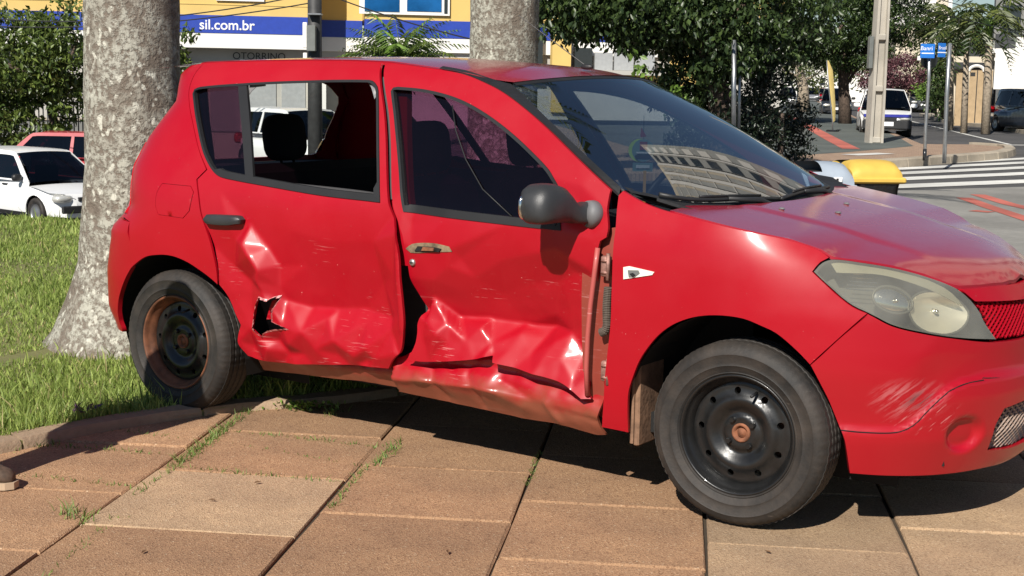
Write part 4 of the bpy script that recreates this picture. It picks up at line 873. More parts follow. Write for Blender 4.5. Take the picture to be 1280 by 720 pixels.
TIN_R = tin_surface(FRAME0+[(-.4, .1, 0), (.1, .1, 0), (.1, .70, 0), (.1, .95, 0), (.30, .96, 0), (.60, .95, .003), (.85, .95, .004), (1.10, .96, .003), (1.30, 1.0, 0), (.24, .86, 0), (.36, .855, -.004),
 (.46, .765, -.020), (.505, .72, -.026), (.548, .668, -.024), (.535, .625, -.020), (.553, .575, -.010),
 (.27, .74, .010), (.38, .665, .016), (.47, .615, .014), (.40, .77, .006), (.475, .845, .010), (.565, .755, .018), (.615, .685, .026), (.61, .60, .024),
 (.70, .83, .010), (.88, .80, .016), (1.10, .82, .014), (.75, .70, .030), (.95, .67, .038), (1.13, .66, .034), (1.20, .70, .010), (1.175, .90, .010), (1.225, .86, -.006), (1.24, .70, -.008), (1.248, .55, -.006), (1.20, .55, .012),
 (.63, .548, .034), (.75, .528, .050), (.88, .535, .054), (1.02, .552, .050), (1.17, .535, .030), (.68, .500, .016), (.85, .500, .026), (1.05, .505, .026), (1.18, .49, .014),
 (.64, .447, -.004), (.74, .436, -.006), (.90, .420, -.004), (1.06, .408, -.006), (1.21, .405, -.008),
 (.44, .29, .006), (.52, .285, -.004), (.60, .28, .020), (.68, .285, .004), (.77, .295, .016), (.88, .31, .010), (.965, .318, .018), (1.06, .33, .006), (1.158, .335, .008), (1.23, .40, -.002),
 (.40, .36, -.008), (.46, .345, .014), (.51, .385, -.014), (.56, .345, -.016), (.60, .385, .016), (.635, .335, .022), (.67, .38, -.008), (.72, .345, .012), (.80, .37, .002), (.90, .365, .014), (1.0, .37, -.004), (1.045, .355, .016), (1.10, .37, .0), (.47, .42, -.006), (.475, .49, .004), (.40, .52, .004), (.33, .60, .004), (.31, .45, 0), (1.4, .3, 0), (1.4, .8, 0), (2.2, .1, 0), (2.2, .8, 0)], blur=.0055)
def dent_rear(X, Z):
    return 1.4*TIN_R(X, Z)+folds(2.7*X+.3, 2.4*Z, .0038)*edge_win(X, Z, .30, 1.24, .2, .66, .1)-tent(X, Z, [(1.232, .86), (1.240, .70), (1.245, .5)], .02, .006)
TIN_F = tin_surface(FRAME0+[(1.1, .1, 0), (1.1, .8, 0), (1.18, .98, 0), (1.24, .935, .004), (1.45, .93, .002), (1.70, .925, .004), (1.90, .935, .004), (2.02, .99, .004), (2.12, .98, 0), (1.95, 1.035, .002), (1.985, 1.075, -.008),
 (1.235, .84, .004), (1.28, .90, .012), (1.30, .80, .006), (1.47, .825, .006), (1.50, .79, .020), (1.27, .70, .018), (1.38, .70, .016), (1.45, .755, .012), (1.55, .725, .034), (1.64, .67, .062), (1.50, .66, .044), (1.36, .635, .034), (1.68, .80, .024), (1.80, .83, .018), (1.78, .72, .052), (1.90, .86, .010),
 (1.84, .565, .098), (1.86, .612, .074), (1.93, .665, .052), (2.03, .80, .018), (1.97, .78, .036), (1.90, .74, .050), (2.06, .90, .006), (2.08, .86, .010),
 (1.285, .590, .048), (1.33, .572, .056), (1.45, .562, .064), (1.58, .568, .076), (1.72, .562, .088),
 (1.295, .566, .020), (1.34, .552, .016), (1.44, .545, .020), (1.57, .543, .036), (1.72, .538, .058), (1.82, .530, .076),
 (1.26, .39, .0), (1.36, .396, .006), (1.45, .404, -.004), (1.56, .426, .004), (1.61, .44, -.006), (1.632, .456, .018), (1.66, .428, -.002), (1.74, .42, .004), (1.82, .41, -.006), (1.92, .396, .0), (1.98, .372, -.008), (2.02, .342, -.004), (2.055, .345, .010),
 (1.40, .505, -.004), (1.44, .478, .010), (1.52, .49, .018), (1.62, .49, .030), (1.70, .478, .026), (1.79, .468, .030), (1.33, .48, .010), (1.28, .46, .006),
 (1.875, .525, .044), (1.92, .470, .022), (1.98, .405, .004), (1.935, .56, .062), (1.99, .50, .054), (2.02, .43, .040), (2.035, .58, .050), (2.05, .66, .042), (2.065, .76, .030), (2.045, .46, .046), (2.3, .1, 0), (2.3, .5, .03), (2.3, .9, 0), (1.5, .1, 0), (1.9, .1, 0)], blur=.0050)
def dent_front(X, Z):
    return 1.5*TIN_F(X, Z)+folds(2.6*X+.7, 2.3*Z+.2, .0038)*edge_win(X, Z, 1.27, 2.05, .3, .72, .1)
def dent_sill(X, Z):
    ln = np.interp(X, [.4, 1.15, 1.2, 1.35, 1.6, 1.85, 2.0, 2.08], [.285, .31, .31, .315, .325, .30, .285, .28])
    d = np.where(Z > ln, (Z-ln)*.55, (ln-Z)*.50)-.018
    d += tent(X, Z, [(1.34, .40), (1.36, .32), (1.40, .26)], .05, .014)-tent(X, Z, [(1.29, .33), (1.34, .325)], .03, .012)
    d += tent(X, Z, [(1.66, .36), (1.80, .305), (2.06, .27)], .045, .016)-tent(X, Z, [(1.60, .33), (1.75, .27)], .05, .010)
    d += tent(X, Z, [(1.18, .30), (1.30, .315), (1.50, .322), (1.64, .318)], .022, -.010)+tent(X, Z, [(1.52, .36), (1.555, .30), (1.56, .245)], .03, .010)-tent(X, Z, [(1.86, .30), (1.90, .235)], .03, .012)+tent(X, Z, [(1.20, .36), (1.60, .40), (1.9, .37), (2.07, .34)], .03, .010)
    d += np.where(X < 1.17, .05, 0)+folds(X, Z, .014)+folds(2.5*X, 2.2*Z+.4, .008)
    return d
R0 = thing('crashed_car', 'red hatchback with both right doors smashed in, parked half on the lawn by the palm', 'car', (0, 0, 0))
sm = side_map
# right side, as the crash left it
quarter = panel('quarter_panel', T['quarter'], sm(), M['red'], R0, inset=.0017, holes=[T['fuel_flap']], res=.03)
ff = np.array(T['fuel_flap']); fc = ff.mean(0); panel('fuel_flap', [tuple(fc+(p-fc)*.975) for p in ff], sm(off=-.001), M['red'], quarter, res=.03)
rdoor = panel('rear_door', T['rear_door'], sm(disp=dent_rear), M['red_scr'], R0, inset=.0017, holes=[T['rear_window'], T['tear']], res=.0105, step=.010)
rdoor['label'] = 'rear right door, creased and torn open above the sill'
fdoor = panel('front_door', T['front_door'], sm(disp=dent_front, off=-.001), M['red_scr'], R0, inset=.0017, holes=[T['front_window']], res=.0105, step=.010)
fdoor['label'] = 'front right door, caved in and folded out at the bottom'
fend = panel('fender', T['fender'], sm(), M['red'], R0, inset=.0017, res=.025)
panel('sill', T['sill'], sm(off=.022, disp=dent_sill), M['sill'], R0, res=.010, step=.010)['label'] = 'crumpled muddy right sill'
# ragged lips round the torn hole and a bent scrap of skin inside it
mb = MB(); tp = resample(T['tear'], .014)
for i in range(len(tp)):
    a, b = tp[i], tp[(i+1) % len(tp)]; c = tp.mean(0); k = .05+.07*random.random()
    q = [a, b, b+(c-b)*k, a+(c-a)*k]; V = [tuple(sm(disp=dent_rear, off=-.001-(.010 if j > 1 else 0)*random.random())(np.array([x]), np.array([z]), np.array([0.]))[0]) for j, (x, z) in enumerate(q)]
    mb.add(V, [(0, 1, 2, 3)])
mb.build('torn_lip', simple('bare_scuffed_metal', (.52, .20, .20), .4, .3, var=.4, scale=60), rdoor)
panel('torn_scrap', [(.505, .455), (.55, .46), (.572, .505), (.57, .545), (.545, .535), (.52, .49)], sm(off=.05), M['red_scr'], rdoor, res=.03)
# left side: undamaged, seen through the windows
cl_front = [(.923, 1.483), (.955, 1.484), (1.308, 1.45), (1.482, 1.404), (1.588, 1.361), (1.746, 1.278), (1.923, 1.172), (2.094, 1.068), (2.12, .95), (2.11, .70), (2.08, .35), (1.25, .35), (1.25, .7), (1.223, .904), (1.187, .969), (1.059, 1.269)]
cl_rear = [p for p in T['rear_door'] if p[1] > .6]; i0 = [j for j, p in enumerate(T['rear_door']) if p[1] > .6]
cl_rear = T['rear_door'][:12]+[(1.24, .35), (.44, .35), (.40, .45)]+T['rear_door'][27:]
panel('quarter_panel', T['quarter'], sm(1), M['red'], R0, res=.05, flip=True)
ldr = panel('rear_door', cl_rear, sm(1), M['red'], R0, holes=[T['rear_window']], res=.05, flip=True)
ldf = panel('front_door', cl_front, sm(1), M['red'], R0, holes=[T['front_window']], res=.05, flip=True)
panel('fender', T['fender'], sm(1), M['red'], R0, res=.05, flip=True)
panel('sill', [(.43, .36), (2.08, .36), (2.06, .21), (.42, .23)], sm(1, .01), M['sill'], R0, res=.08, flip=True)
# window rubbers: a ring just proud of each opening; glass
def ring(name, poly, wd_, mapf, mat, parent, flip=False, grow=.002):
    P = resample(poly, .02); c = []; n = len(P); inn = []; out = []
    ar = sum(P[i][0]*P[(i+1) % n][1]-P[(i+1) % n][0]*P[i][1] for i in range(n)); sg = 1 if ar > 0 else -1
    for i in range(n):
        t = P[(i+1) % n]-P[i-1]; t /= np.linalg.norm(t)+1e-9; nr = np.array([-t[1], t[0]])*sg; w_ = wd_(P[i]) if callable(wd_) else wd_
        inn.append(P[i]+nr*w_); out.append(P[i]-nr*grow)
    A = np.array(out+inn); V = []; 
    for q, o in ((A, -.005), (A, .014)): V.append(mapf(q[:, 0], q[:, 1], np.full(len(q), o)))
    V = np.concatenate(V); F = []
    for i in range(n):
        j = (i+1) % n; F += [(i, j, n+j, n+i), (n+i, n+j, 3*n+j, 3*n+i), (j, i, 2*n+i, 2*n+j)]
    if (sg > 0) == flip: F = [f[::-1] for f in F]
    return autosmooth(obj(name, V, F, mat, parent), 45)
def belt_w(lo, hi, zl): return lambda p: hi if p[1] < zl else lo
rw, fw = T['rear_window'], T['front_window']
for side, dr, df in ((-1, rdoor, fdoor), (1, ldr, ldf)):
    dd = dent_rear if side < 0 else None; d2 = dent_front if side < 0 else None
    ring('window_seal', rw, lambda p: .024 if p[1] < 1.035 and p[0] > .22 else .008, sm(side, disp=dd), M['rubber'], dr, side > 0)
    ring('window_seal', fw, lambda p: .026 if p[1] < .96 else .009, sm(side, disp=d2), M['rubber'], df, side > 0)
    panel('window_divider', [(.206, 1.392), (.252, 1.396), (.342, 1.248), (.470, 1.008), (.424, 1.012), (.321, 1.199)], sm(side, -.003, disp=dd), M['rubber'], dr, res=.05, flip=side > 0)
    qg = [(-.035, 1.36), (-.008, 1.372), (.215, 1.391), (.325, 1.199), (.43, 1.008), (.369, 1.014), (.279, 1.024), (.235, 1.041), (.187, 1.074), (.131, 1.126), (.043, 1.238)]
    panel('quarter_window', qg, sm(side, .012), M['glass_quarter' if side < 0 else 'glass_clear'], dr, res=.06, th=0, flip=side > 0)
    panel('front_window', fw, sm(side, .012), M['glass_tint' if side < 0 else 'glass_clear'], df, res=.06, th=0, flip=side > 0)
    if side > 0: panel('rear_window', [(.215, 1.391), (.517, 1.407), (.896, 1.416), (.961, 1.375), (1.125, .97), (.483, 1.003), (.43, 1.008)], sm(side, .012), M['glass_clear'], dr, res=.06, th=0, flip=True)
# shards left in the top corners of the broken window, and the bent inner strip along its sill
for q in ([(.258, 1.392), (.34, 1.398), (.35, 1.385), (.30, 1.380), (.285, 1.365), (.275, 1.345)], [(.88, 1.408), (.935, 1.398), (.955, 1.37), (.945, 1.345), (.925, 1.37), (.905, 1.392)]):
    panel('glass_shard', q, sm(off=.012), M['metal'], rdoor, res=.05, th=.003)
mb = MB(); mb.tube([(.50, -.80, 1.018), (.75, -.80, .995), (1.0, -.80, .975), (1.10, -.80, .968)], .006, 6); mb.build('inner_strip', M['plasticlight'], rdoor, True)
# purple sheen film line across the front window
mb = MB(); q = [(1.33, 1.33), (1.38, 1.24), (1.46, 1.14), (1.57, 1.04), (1.72, .955)]
mb.tube([tuple(sm(off=.004)(np.array([x]), np.array([z]), np.array([0.]))[0]) for x, z in q], .0026, 5); mb.build('film_edge', M['rubber'], fdoor, True)
# door handles
def handle(side, mat, name):
    mb = MB(); pts = [(x, -side*0, z) for x, z in ()]
    V = []; F = []; prof = [(.235, .848), (.256, .868), (.30, .871), (.40, .874), (.437, .872), (.452, .860), (.443, .842), (.385, .832), (.30, .829), (.25, .832)]
    P = resample(prof, .012); n = len(P); c = P.mean(0); rings = [(1, 0), (1, .020), (.90, .030), (.55, .034)]
    for k, o in rings:
        q = c+(P-c)*np.array([k if k < 1 else 1, k]); V.append(np.stack([q[:, 0], side*(wid(q[:, 0], q[:, 1])+o-.004), q[:, 1]], 1))
    V = np.concatenate(V)
    for r in range(len(rings)-1):
        for i in range(n): F.append((r*n+i, r*n+(i+1) % n, (r+1)*n+(i+1) % n, (r+1)*n+i))
    F.append(tuple((len(rings)-1)*n+i for i in range(n)))
    return autosmooth(obj(name, V, F, mat, rdoor if side < 0 else ldr), 50)
handle(-1, M['plastic'], 'handle'); handle(1, M['plastic'], 'handle')
sk = panel('handle_socket', [(1.266, .808), (1.295, .828), (1.39, .838), (1.462, .831), (1.474, .813), (1.40, .806), (1.288, .795)], sm(off=-.004, disp=dent_front), simple('dusty_socket', (.20, .145, .085), .8, var=.5, scale=40), fdoor, res=.02)
panel('socket_recess', [(1.31, .803), (1.325, .822), (1.40, .824), (1.43, .820), (1.42, .808)], sm(off=-.009, disp=dent_front), M['dark'], sk, res=.03)
panel('socket_bar', [(1.345, .808), (1.352, .822), (1.40, .823), (1.40, .811)], sm(off=-.013, disp=dent_front), M['rust'], sk, res=.03)
mb = MB(); mb.lathe([(.0, -.010), (.010, -.010), (.013, -.006), (.013, .01)], 16, c=(1.293, -float(wid(1.293, .759)-dent_front(np.array([1.293]), np.array([.759]))[0])+.0, .759)); lk = mb.build('lock', M['metal'], fdoor, True)
p0 = side_map(disp=dent_front)(np.array([1.293]), np.array([.759]), np.array([0.]))[0]
mb = MB(); mb.box((p0[0], p0[1]-.012, p0[2]), (.006, .002, .0016)); mb.build('keyhole', M['dark'], lk)
# side repeater hole with cream lens carrier
ind = [(2.187, .821), (2.208, .826), (2.302, .815), (2.296, .805), (2.189, .781)]
rp = panel('side_repeater', ind, sm(off=-.004), M['creamlens'], fend, res=.03, corner=20)
panel('repeater_socket', [(2.205, .813), (2.245, .816), (2.25, .806), (2.232, .792), (2.21, .79)], sm(off=-.0065), M['boxgrey'], rp, res=.02); panel('bulb_hole', [(2.214, .802), (2.226, .806), (2.236, .799), (2.226, .792)], sm(off=-.009), M['dark'], rp, res=.02)
panel('centre_pillar', [(.96, 1.40), (1.06, 1.40), (1.25, .95), (1.33, .85), (1.34, .74), (1.20, .74), (1.17, .85), (1.10, .95)], sm(off=.040), M['red'], R0, res=.06, th=.03)
# door hinge pillar bared by the bent door: rusty inner post, hinges, loom
panel('hinge_pillar', [(2.0, .30), (2.0, .92), (2.15, .95), (2.16, .62), (2.12, .26)], sm(off=.045), paint_mat('dull_red_rust', (.24, .045, .03), 1, .5), R0, res=.03)
mb = MB()
mb.tube([tuple(sm(off=.008)(np.array([x]), np.array([z]), np.array([0.]))[0]) for x, z in [(2.078, .875), (2.072, .80), (2.058, .68), (2.046, .57), (2.037, .46), (2.036, .36)]], .009, 8); mb.build('door_flange', paint_mat('bare_door_edge', (.42, .09, .08), 1, .8), fdoor, True)
for zc in (.815, .455):
    mb = MB(); y = -float(wid(2.11, zc))+.02
    mb.box((2.108, y, zc), (.016, .012, .035), bev=.004); mb.tube([(2.122, y-.012, zc-.045), (2.122, y-.012, zc+.045)], .007, 8); mb.tube([(2.098, y-.012, zc+.02), (2.122, y-.014, zc+.02)], .006, 6); mb.tube([(2.098, y-.012, zc-.02), (2.122, y-.014, zc-.02)], .006, 6)
    mb.build('hinge', simple('dull_hinge', (.30, .16, .13), .6, .4, var=.4, scale=60), R0, True)
mb = MB(); pts = []; y = -float(wid(2.1, .6))+.015
for i in range(60):
    t = i/59; pts.append((2.118-.004*math.sin(t*4)-.045*max(0, t-.72)**1.5*4, y, .745-.175*t+(.02*max(0, t-.85)*6)))
mb.tube(pts, [.013+.0025*(i % 2) for i in range(60)], 10); mb.build('wiring_bellows', simple('dusty_bellows', (.085, .065, .05), .8, var=.3, scale=50), R0)
# ---- upper body
ROOFE = [(-.30, 1.45), (-.216, 1.465), (-.079, 1.476), (.227, 1.485), (.509, 1.49), (.744, 1.49), (.904, 1.486), (.955, 1.484), (1.308, 1.45), (1.482, 1.418), (1.56, 1.40)]
def roofe(x): return np.interp(x, [p[0] for p in ROOFE], [p[1] for p in ROOFE])
def roofc(x): return np.interp(x, [-.40, -.30, -.1, .2, .6, .9, 1.14, 1.43, 1.62], [1.455, 1.472, 1.492, 1.506, 1.514, 1.512, 1.498, 1.478, 1.448])
def ws_pt(s, t):                                          # windscreen, s across -1..1, t from cowl to header
    s = np.asarray(s, float); t = np.asarray(t, float)
    xb, yb, zb = 2.40-.10*s**2-.150*s**8, .770*s, .985+.018*s**2+.057*s**8; xt, yt, zt = 1.63-.11*s**2, .555*s, 1.450-.034*s**2
    b = np.sin(PI*np.clip(t, 0, 1))*.030*(1-s**6)
    return np.stack([xb+(xt-xb)*t+b*.5, yb+(yt-yb)*t, zb+(zt-zb)*t+b*.87], -1)
def grid(name, fn, ns, nt_, mat, parent, s0=-1, s1=1, flip=False, th=0):
    S = np.linspace(s0, s1, ns); Tt = np.linspace(0, 1, nt_); V = fn(*np.meshgrid(S, Tt)).reshape(-1, 3)
    F = [(j*ns+i, j*ns+i+1, (j+1)*ns+i+1, (j+1)*ns+i) for j in range(nt_-1) for i in range(ns-1)]
    if flip: F = [f[::-1] for f in F]
    return obj(name, V, F, mat, parent, smooth=True)
def roof_fn(s, t):
    xf = 1.635-.11*s**2; x = -.36+(xf+.36)*t; ze = roofe(x); ye = wid(np.clip(x, -.15, 2), ze)-.004; ye = np.minimum(ye, .60)
    zf = roofc(x); z = ze+(zf-ze)*(1-np.abs(s)**2.4)+.004
    # the windscreen header ties roof and glass together
    k = sstep((x-1.35)/.25); hz = 1.450-.032*s**2+.003; z = z*(1-k)+(hz+np.maximum(0, xf-x)*.09)*k; y = s*(ye*(1-k)+.545*k)
    return np.stack([x, y, z], -1)
grid('roof', roof_fn, 41, 60, M['red_hood'], R0)
wsn = grid('windscreen', lambda s, t: ws_pt(s*1.025, .01+.975*t), 33, 25, M['glass_screen'], R0)
mb = MB()   # black frit and seal round the glass
def loft(name, A, B, mat, parent, lift=0, th=.01):
    A = np.array(A); B = np.array(B); n = len(A); V = np.concatenate([A, B, A-[0, 0, th], B-[0, 0, th]])
    F = [(i, i+1, n+i+1, n+i) for i in range(n-1)]+[(2*n+i, 3*n+i, 3*n+i+1, 2*n+i+1) for i in range(n-1)]+[(i, 2*n+i, 2*n+i+1, i+1) for i in range(n-1)]+[(n+i, n+i+1, 3*n+i+1, 3*n+i) for i in range(n-1)]
    return obj(name, V, F, mat, parent, smooth=False)
tt = np.linspace(0, 1, 30)
for sg in (-1, 1):
    # A-pillar trim between the door's upper edge and the glass
    dx = [1.20, 1.308, 1.482, 1.588, 1.746, 1.923, 2.094, 2.16]; dz = [1.467, 1.455, 1.409, 1.366, 1.283, 1.177, 1.073, 1.035]
    xs = np.linspace(1.20, 2.125, 40); zs = np.interp(xs, dx, dz); A = np.stack([xs, sg*(wid(xs, zs)-.003), zs], 1)
    g_ = ws_pt(np.full(200, sg*1.018), np.linspace(.01, .985, 200)); B = np.array([g_[np.argmin(np.abs(g_[:, 0]-(x+.012)))] for x in xs])
    k = sstep((xs-1.24)/.34)[:, None]; B0 = A+np.array([0, -sg*.022, .004]); B = B0*(1-k)+B*k; B[:, 2] += .004
    o = loft('pillar_trim', A, B, M['trim'], R0); 
    xs = np.linspace(-.10, 1.22, 30); zs = roofe(xs); A = np.stack([xs, sg*(wid(np.clip(xs, -.15, 3), zs)+.001), zs+.001], 1); B = A+np.array([0, -sg*.018, .006]); loft('roof_ditch_trim', A, B, M['red'], R0)
loft('screen_seal', ws_pt(np.linspace(-1, 1, 40), np.full(40, -.02)), ws_pt(np.linspace(-1, 1, 40), np.full(40, .05)), M['trim'], wsn)
loft('screen_seal', ws_pt(np.linspace(-1, 1, 40), np.full(40, .975))+[0, 0, .002], ws_pt(np.linspace(-1, 1, 40), np.full(40, 1.0))+[0, 0, .002], M['trim'], wsn)
# bonnet: bounded by fenders, headlights and the front edge
E_ = [(x, float(wid(x, z)), z) for x, z in [(2.325, 1.012), (2.373, 1.005), (2.457, .991), (2.578, .971), (2.727, .945), (2.814, .916), (2.846, .897)]]
for u, z in [(.608, .893), (.731, .883), (.863, .866), (.985, .839), (1.089, .802), (1.15, .797), (1.325, .793), (1.45, .788), (1.571, .785)]:
    q = nose_map()(np.array([u]), np.array([z]), np.array([0.]))[0]; E_.append((q[0], -q[1], q[2]))
E_ = np.array(E_); E_[-1, 1] = 0
def hood_z(X, Y):
    ye = np.interp(X, E_[:, 0], E_[:, 1]); ze = np.interp(X, E_[:, 0], E_[:, 2])
    zc = np.interp(X, [2.2, 2.3, 2.5, 2.7, 2.85, 3.0, 3.1, 3.17, 3.22, 3.27], [1.034, 1.022, .990, .956, .923, .890, .862, .838, .812, .787])
    r = np.clip(np.abs(Y)/np.maximum(ye, .02), 0, 1); z = ze+(np.maximum(zc, ze)-ze)*(1-r**2.3)
    cr = .44-.10*(X-2.3); z = z+.005*sstep((cr-np.abs(Y))/.035)*sstep((X-2.36)/.06)*sstep((3.12-X)/.25)      # raised centre panel
    return z
hp = [(x, -y+.0035) for x, y, z in E_[:-1]]; hp[0] = (2.325, -E_[0, 1]+.004)
cowl = [(2.30, -.66), (2.36, -.50), (2.405, -.3), (2.425, 0)]
half = cowl[::-1]+[(2.315, -.712)]+hp
poly = half+[(E_[-1, 0], 0)]+[(x, -y) for x, y in half[::-1][:-1]]
def hood_map(U, Vv, inw): return np.stack([U, Vv, hood_z(U, Vv)+.003-inw], 1)
hood = panel('bonnet', poly, hood_map, M['red_hood'], R0, inset=.002, res=.03, step=.025, corner=25)
hood['label'] = 'faded bonnet'
for x, y in ((2.62, -.10), (2.55, .16), (2.50, -.32)):
    mb = MB(); mb.ball((x, y, float(hood_z(np.array([x]), np.array([y]))[0])+.006), (.012, .008, .005), 10, 6); mb.build('washer_jet', M['plasticlight'], hood, True)
# cowl tray and wipers
A = ws_pt(np.linspace(-1, 1, 40), np.full(40, 0.0)); B = A+np.array([.10, 0, -.012])*np.array([1, 1, 1]); 
loft('cowl_tray', B, A, M['trim'], R0)
def wiper(s0, s1, s2):
    w_ = thing; mb = MB(); a = ws_pt(s0, -.06)+[0, 0, .01]; b = ws_pt(s1, .035)+[.0, 0, .022]
    mb.ball(a, (.03, .03, .02), 12, 8); mb.tube([a, .5*(a+b)+[0, 0, .02], b], [.014, .011, .008], 8); o = mb.build('wiper_arm', M['trim'], R0, True)
    mb = MB(); n = 14; pts = [ws_pt(s2+(s1*1.0+.45-s2)*i/n, .022+.02*math.sin(i/n*PI))+[0, 0, .016] for i in range(n+1)]; mb.tube(pts, .0085, 6); mb.tube([p+[0, 0, .012] for p in pts[3:-3]], .005, 6); mb.build('wiper_blade', M['trim'], o, True)
wiper(-.15, -.55, -.92); wiper(.62, .25, -.08)
# ---- nose
def bump_disp(U, Z):
    cz = np.interp(U, [.3, .499, .588, .711, .763, .801, .842, .921, .972, 1.03, 1.168, 1.393, 1.6], [.362, .361, .357, .358, .371, .392, .428, .479, .497, .508, .517, .512, .51])
    s_ = lambda U_: np.minimum(U_, PI-U_)
    cz = np.interp(s_(U), [.3, .499, .588, .711, .763, .801, .842, .921, .972, 1.03, 1.168, 1.393, 1.6], [.362, .361, .357, .358, .371, .392, .428, .479, .497, .508, .517, .512, .51])
    q = Z-cz; d = .013*sstep((q+.006)/.014)*sstep((.20-q)/.17)
    r = np.hypot((s_(U)-1.035)*.62, Z-.334); d = d+.026*sstep((.066-r)/.026)
    # scuff
    return d
bt = T['bumper']+[(NM, .612)]; bl = [(NM, .187)]+T['bumper_low']
right = bt+[]; outline = bt+[(PI-u, z) for u, z in bt[:-1][::-1]]+[(PI-u, z) for u, z in T['bumper_low'][::-1]]+bl
intake = [(1.197, .264), (1.199, .342), (1.249, .403), (1.42, .412), (PI-1.42, .412), (PI-1.249, .403), (PI-1.199, .342), (PI-1.197, .264), (PI-1.42, .245), (1.42, .245)]
m, nt, b = newmat('red_bumper_plastic'); v = coords(nt)
c = mixc(nt, noise(nt, v, 2.5, 3), tuple(x*.95 for x in RED), tuple(x*1.05 for x in RED))
# scrape mark: pale streaks at the corner
tq = nt.nodes.new('ShaderNodeTexCoord'); cmb = nt.nodes.new('ShaderNodeCombineXYZ')      # streaks run up and forward across the corner
for k_, (vec, sc_) in enumerate((((.64, .48, .60), 7.0), ((-.48, -.36, .80), 60.0))):
    dt = nd(nt, 'ShaderNodeVectorMath', operation='DOT_PRODUCT'); nt.links.new(tq.outputs['Object'], dt.inputs[0]); dt.inputs[1].default_value = vec
    ms = nd(nt, 'ShaderNodeMath', operation='MULTIPLY'); nt.links.new(dt.outputs['Value'], ms.inputs[0]); ms.inputs[1].default_value = sc_; nt.links.new(ms.outputs[0], cmb.inputs[k_])
v2 = cmb.outputs[0]; st = ramp(nt, noise(nt, v2, 1.0, 6, .7), [(.48, (0, 0, 0)), (.60, (1, 1, 1))])
tc = nt.nodes.new('ShaderNodeTexCoord')
def blob(c0, r, inner):
    mp = nt.nodes.new('ShaderNodeMapping'); mp.inputs['Location'].default_value = [-x/y for x, y in zip(c0, r)]; mp.inputs['Scale'].default_value = [1/x for x in r]; nt.links.new(tc.outputs['Object'], mp.inputs[0])
    ln = nd(nt, 'ShaderNodeVectorMath', operation='LENGTH'); nt.links.new(mp.outputs[0], ln.inputs[0]); return ramp(nt, ln.outputs['Value'], [(inner, (1, 1, 1)), (1.0, (0, 0, 0))]).outputs[0]
def mulv(a, b_): 
    q = nd(nt, 'ShaderNodeMath', operation='MULTIPLY'); nt.links.new(a, q.inputs[0])
    if isinstance(b_, float): q.inputs[1].default_value = b_
    else: nt.links.new(b_, q.inputs[1])
    return q.outputs[0]
c = mixc(nt, mulv(blob((3.09, -.63, .46), (.13, .2, .075), .3), st.outputs[0]), c, (.46, .13, .14))
c = mixc(nt, mulv(blob((3.11, -.60, .455), (.07, .1, .04), .2), st.outputs[0]), c, (.10, .03, .035))
c = mixc(nt, mulv(blob((3.13, -.58, .40), (.14, .2, .06), .3), ramp(nt, noise(nt, v2, 1.6, 5, .7), [(.57, (0, 0, 0)), (.63, (1, 1, 1))]).outputs[0]), c, (.50, .17, .17))
nt.links.new(c, b.inputs['Base Color']); b.inputs['Roughness'].default_value = .38; b.inputs['Coat Weight'].default_value = .3; b.inputs['Coat Roughness'].default_value = .1; M['red_bumper'] = m
bumper = panel('front_bumper', outline, nose_map(disp=bump_disp), M['red_bumper'], R0, inset=.0017, holes=[intake], res=.014, step=.014, th=.03); bumper['label'] = 'front bumper scraped at its right corner'
for zs_, u0, u1 in ((.445, 1.113, 1.213), (.507, 1.118, 1.218)):
    pass
hk = [(1.121, .513), (1.216, .507), (1.209, .445), (1.113, .452)]
def seam(name, pts, mapf, r, mat, parent):
    P = resample(pts, .02, closed=True, corner=20); q = mapf(P[:, 0], P[:, 1], np.zeros(len(P))); mb = MB(); mb.tube(list(map(tuple, q))+[tuple(q[0])], r, 4, False); return mb.build(name, mat, parent)
cr_ = [(.499, .361), (.588, .357), (.711, .358), (.763, .371), (.801, .392), (.842, .428), (.921, .479), (.972, .497), (1.03, .508), (1.118, .513)]
CP = resample(cr_, .02, closed=False); CPm = [(PI-u, z) for u, z in CP]
for C_ in (CP, np.array(CPm)):
    q = nose_map(off=-.0005, disp=bump_disp)(C_[:, 0], C_[:, 1]-.004, np.zeros(len(C_))); mb = MB(); mb.tube(list(map(tuple, q)), .0017, 4, False); mb.build('bumper_seam', M['dark'], bumper)
seam('tow_cover_gap', hk, nose_map(off=.003, disp=bump_disp), .0022, M['dark'], bumper)
def lattice(name, poly, mapf, pitch, w_, mat, parent, th=.008):
    poly = np.array(poly); lo, hi = poly.min(0), poly.max(0); mb = MB(); k = .62
    for sg in (-1, 1):
        x = lo[0]*k-(hi[1]-lo[1])
        while x < hi[0]*k+(hi[1]-lo[1]):
            n = 40; zz = np.linspace(lo[1], hi[1], n); uu = (x+sg*(zz-(lo[1]+hi[1])/2)*1.15)/k; ins = inpoly(np.stack([uu, zz], 1), poly); i = 0
            while i < n:
                if ins[i]:
                    j = i
                    while j+1 < n and ins[j+1]: j += 1
                    if j > i:
                        idx = np.arange(i, j+1, 2) if j-i > 2 else np.array([i, j]); idx = np.append(idx, j) if idx[-1] != j else idx
                        q = mapf(uu[idx], zz[idx], np.full(len(idx), .0 if sg > 0 else .002)); mb.tube(list(map(tuple, q)), w_, 4, False)
                    i = j
                i += 1
            x += pitch
    return mb.build(name, mat, parent)
panel('intake_back', intake, nose_map(off=.06), M['dark'], bumper, res=.08, th=0)
lattice('intake_mesh', intake, nose_map(off=.022), .026, .0045, simple('dusty_mesh', (.36, .27, .22), .6, .2), bumper)
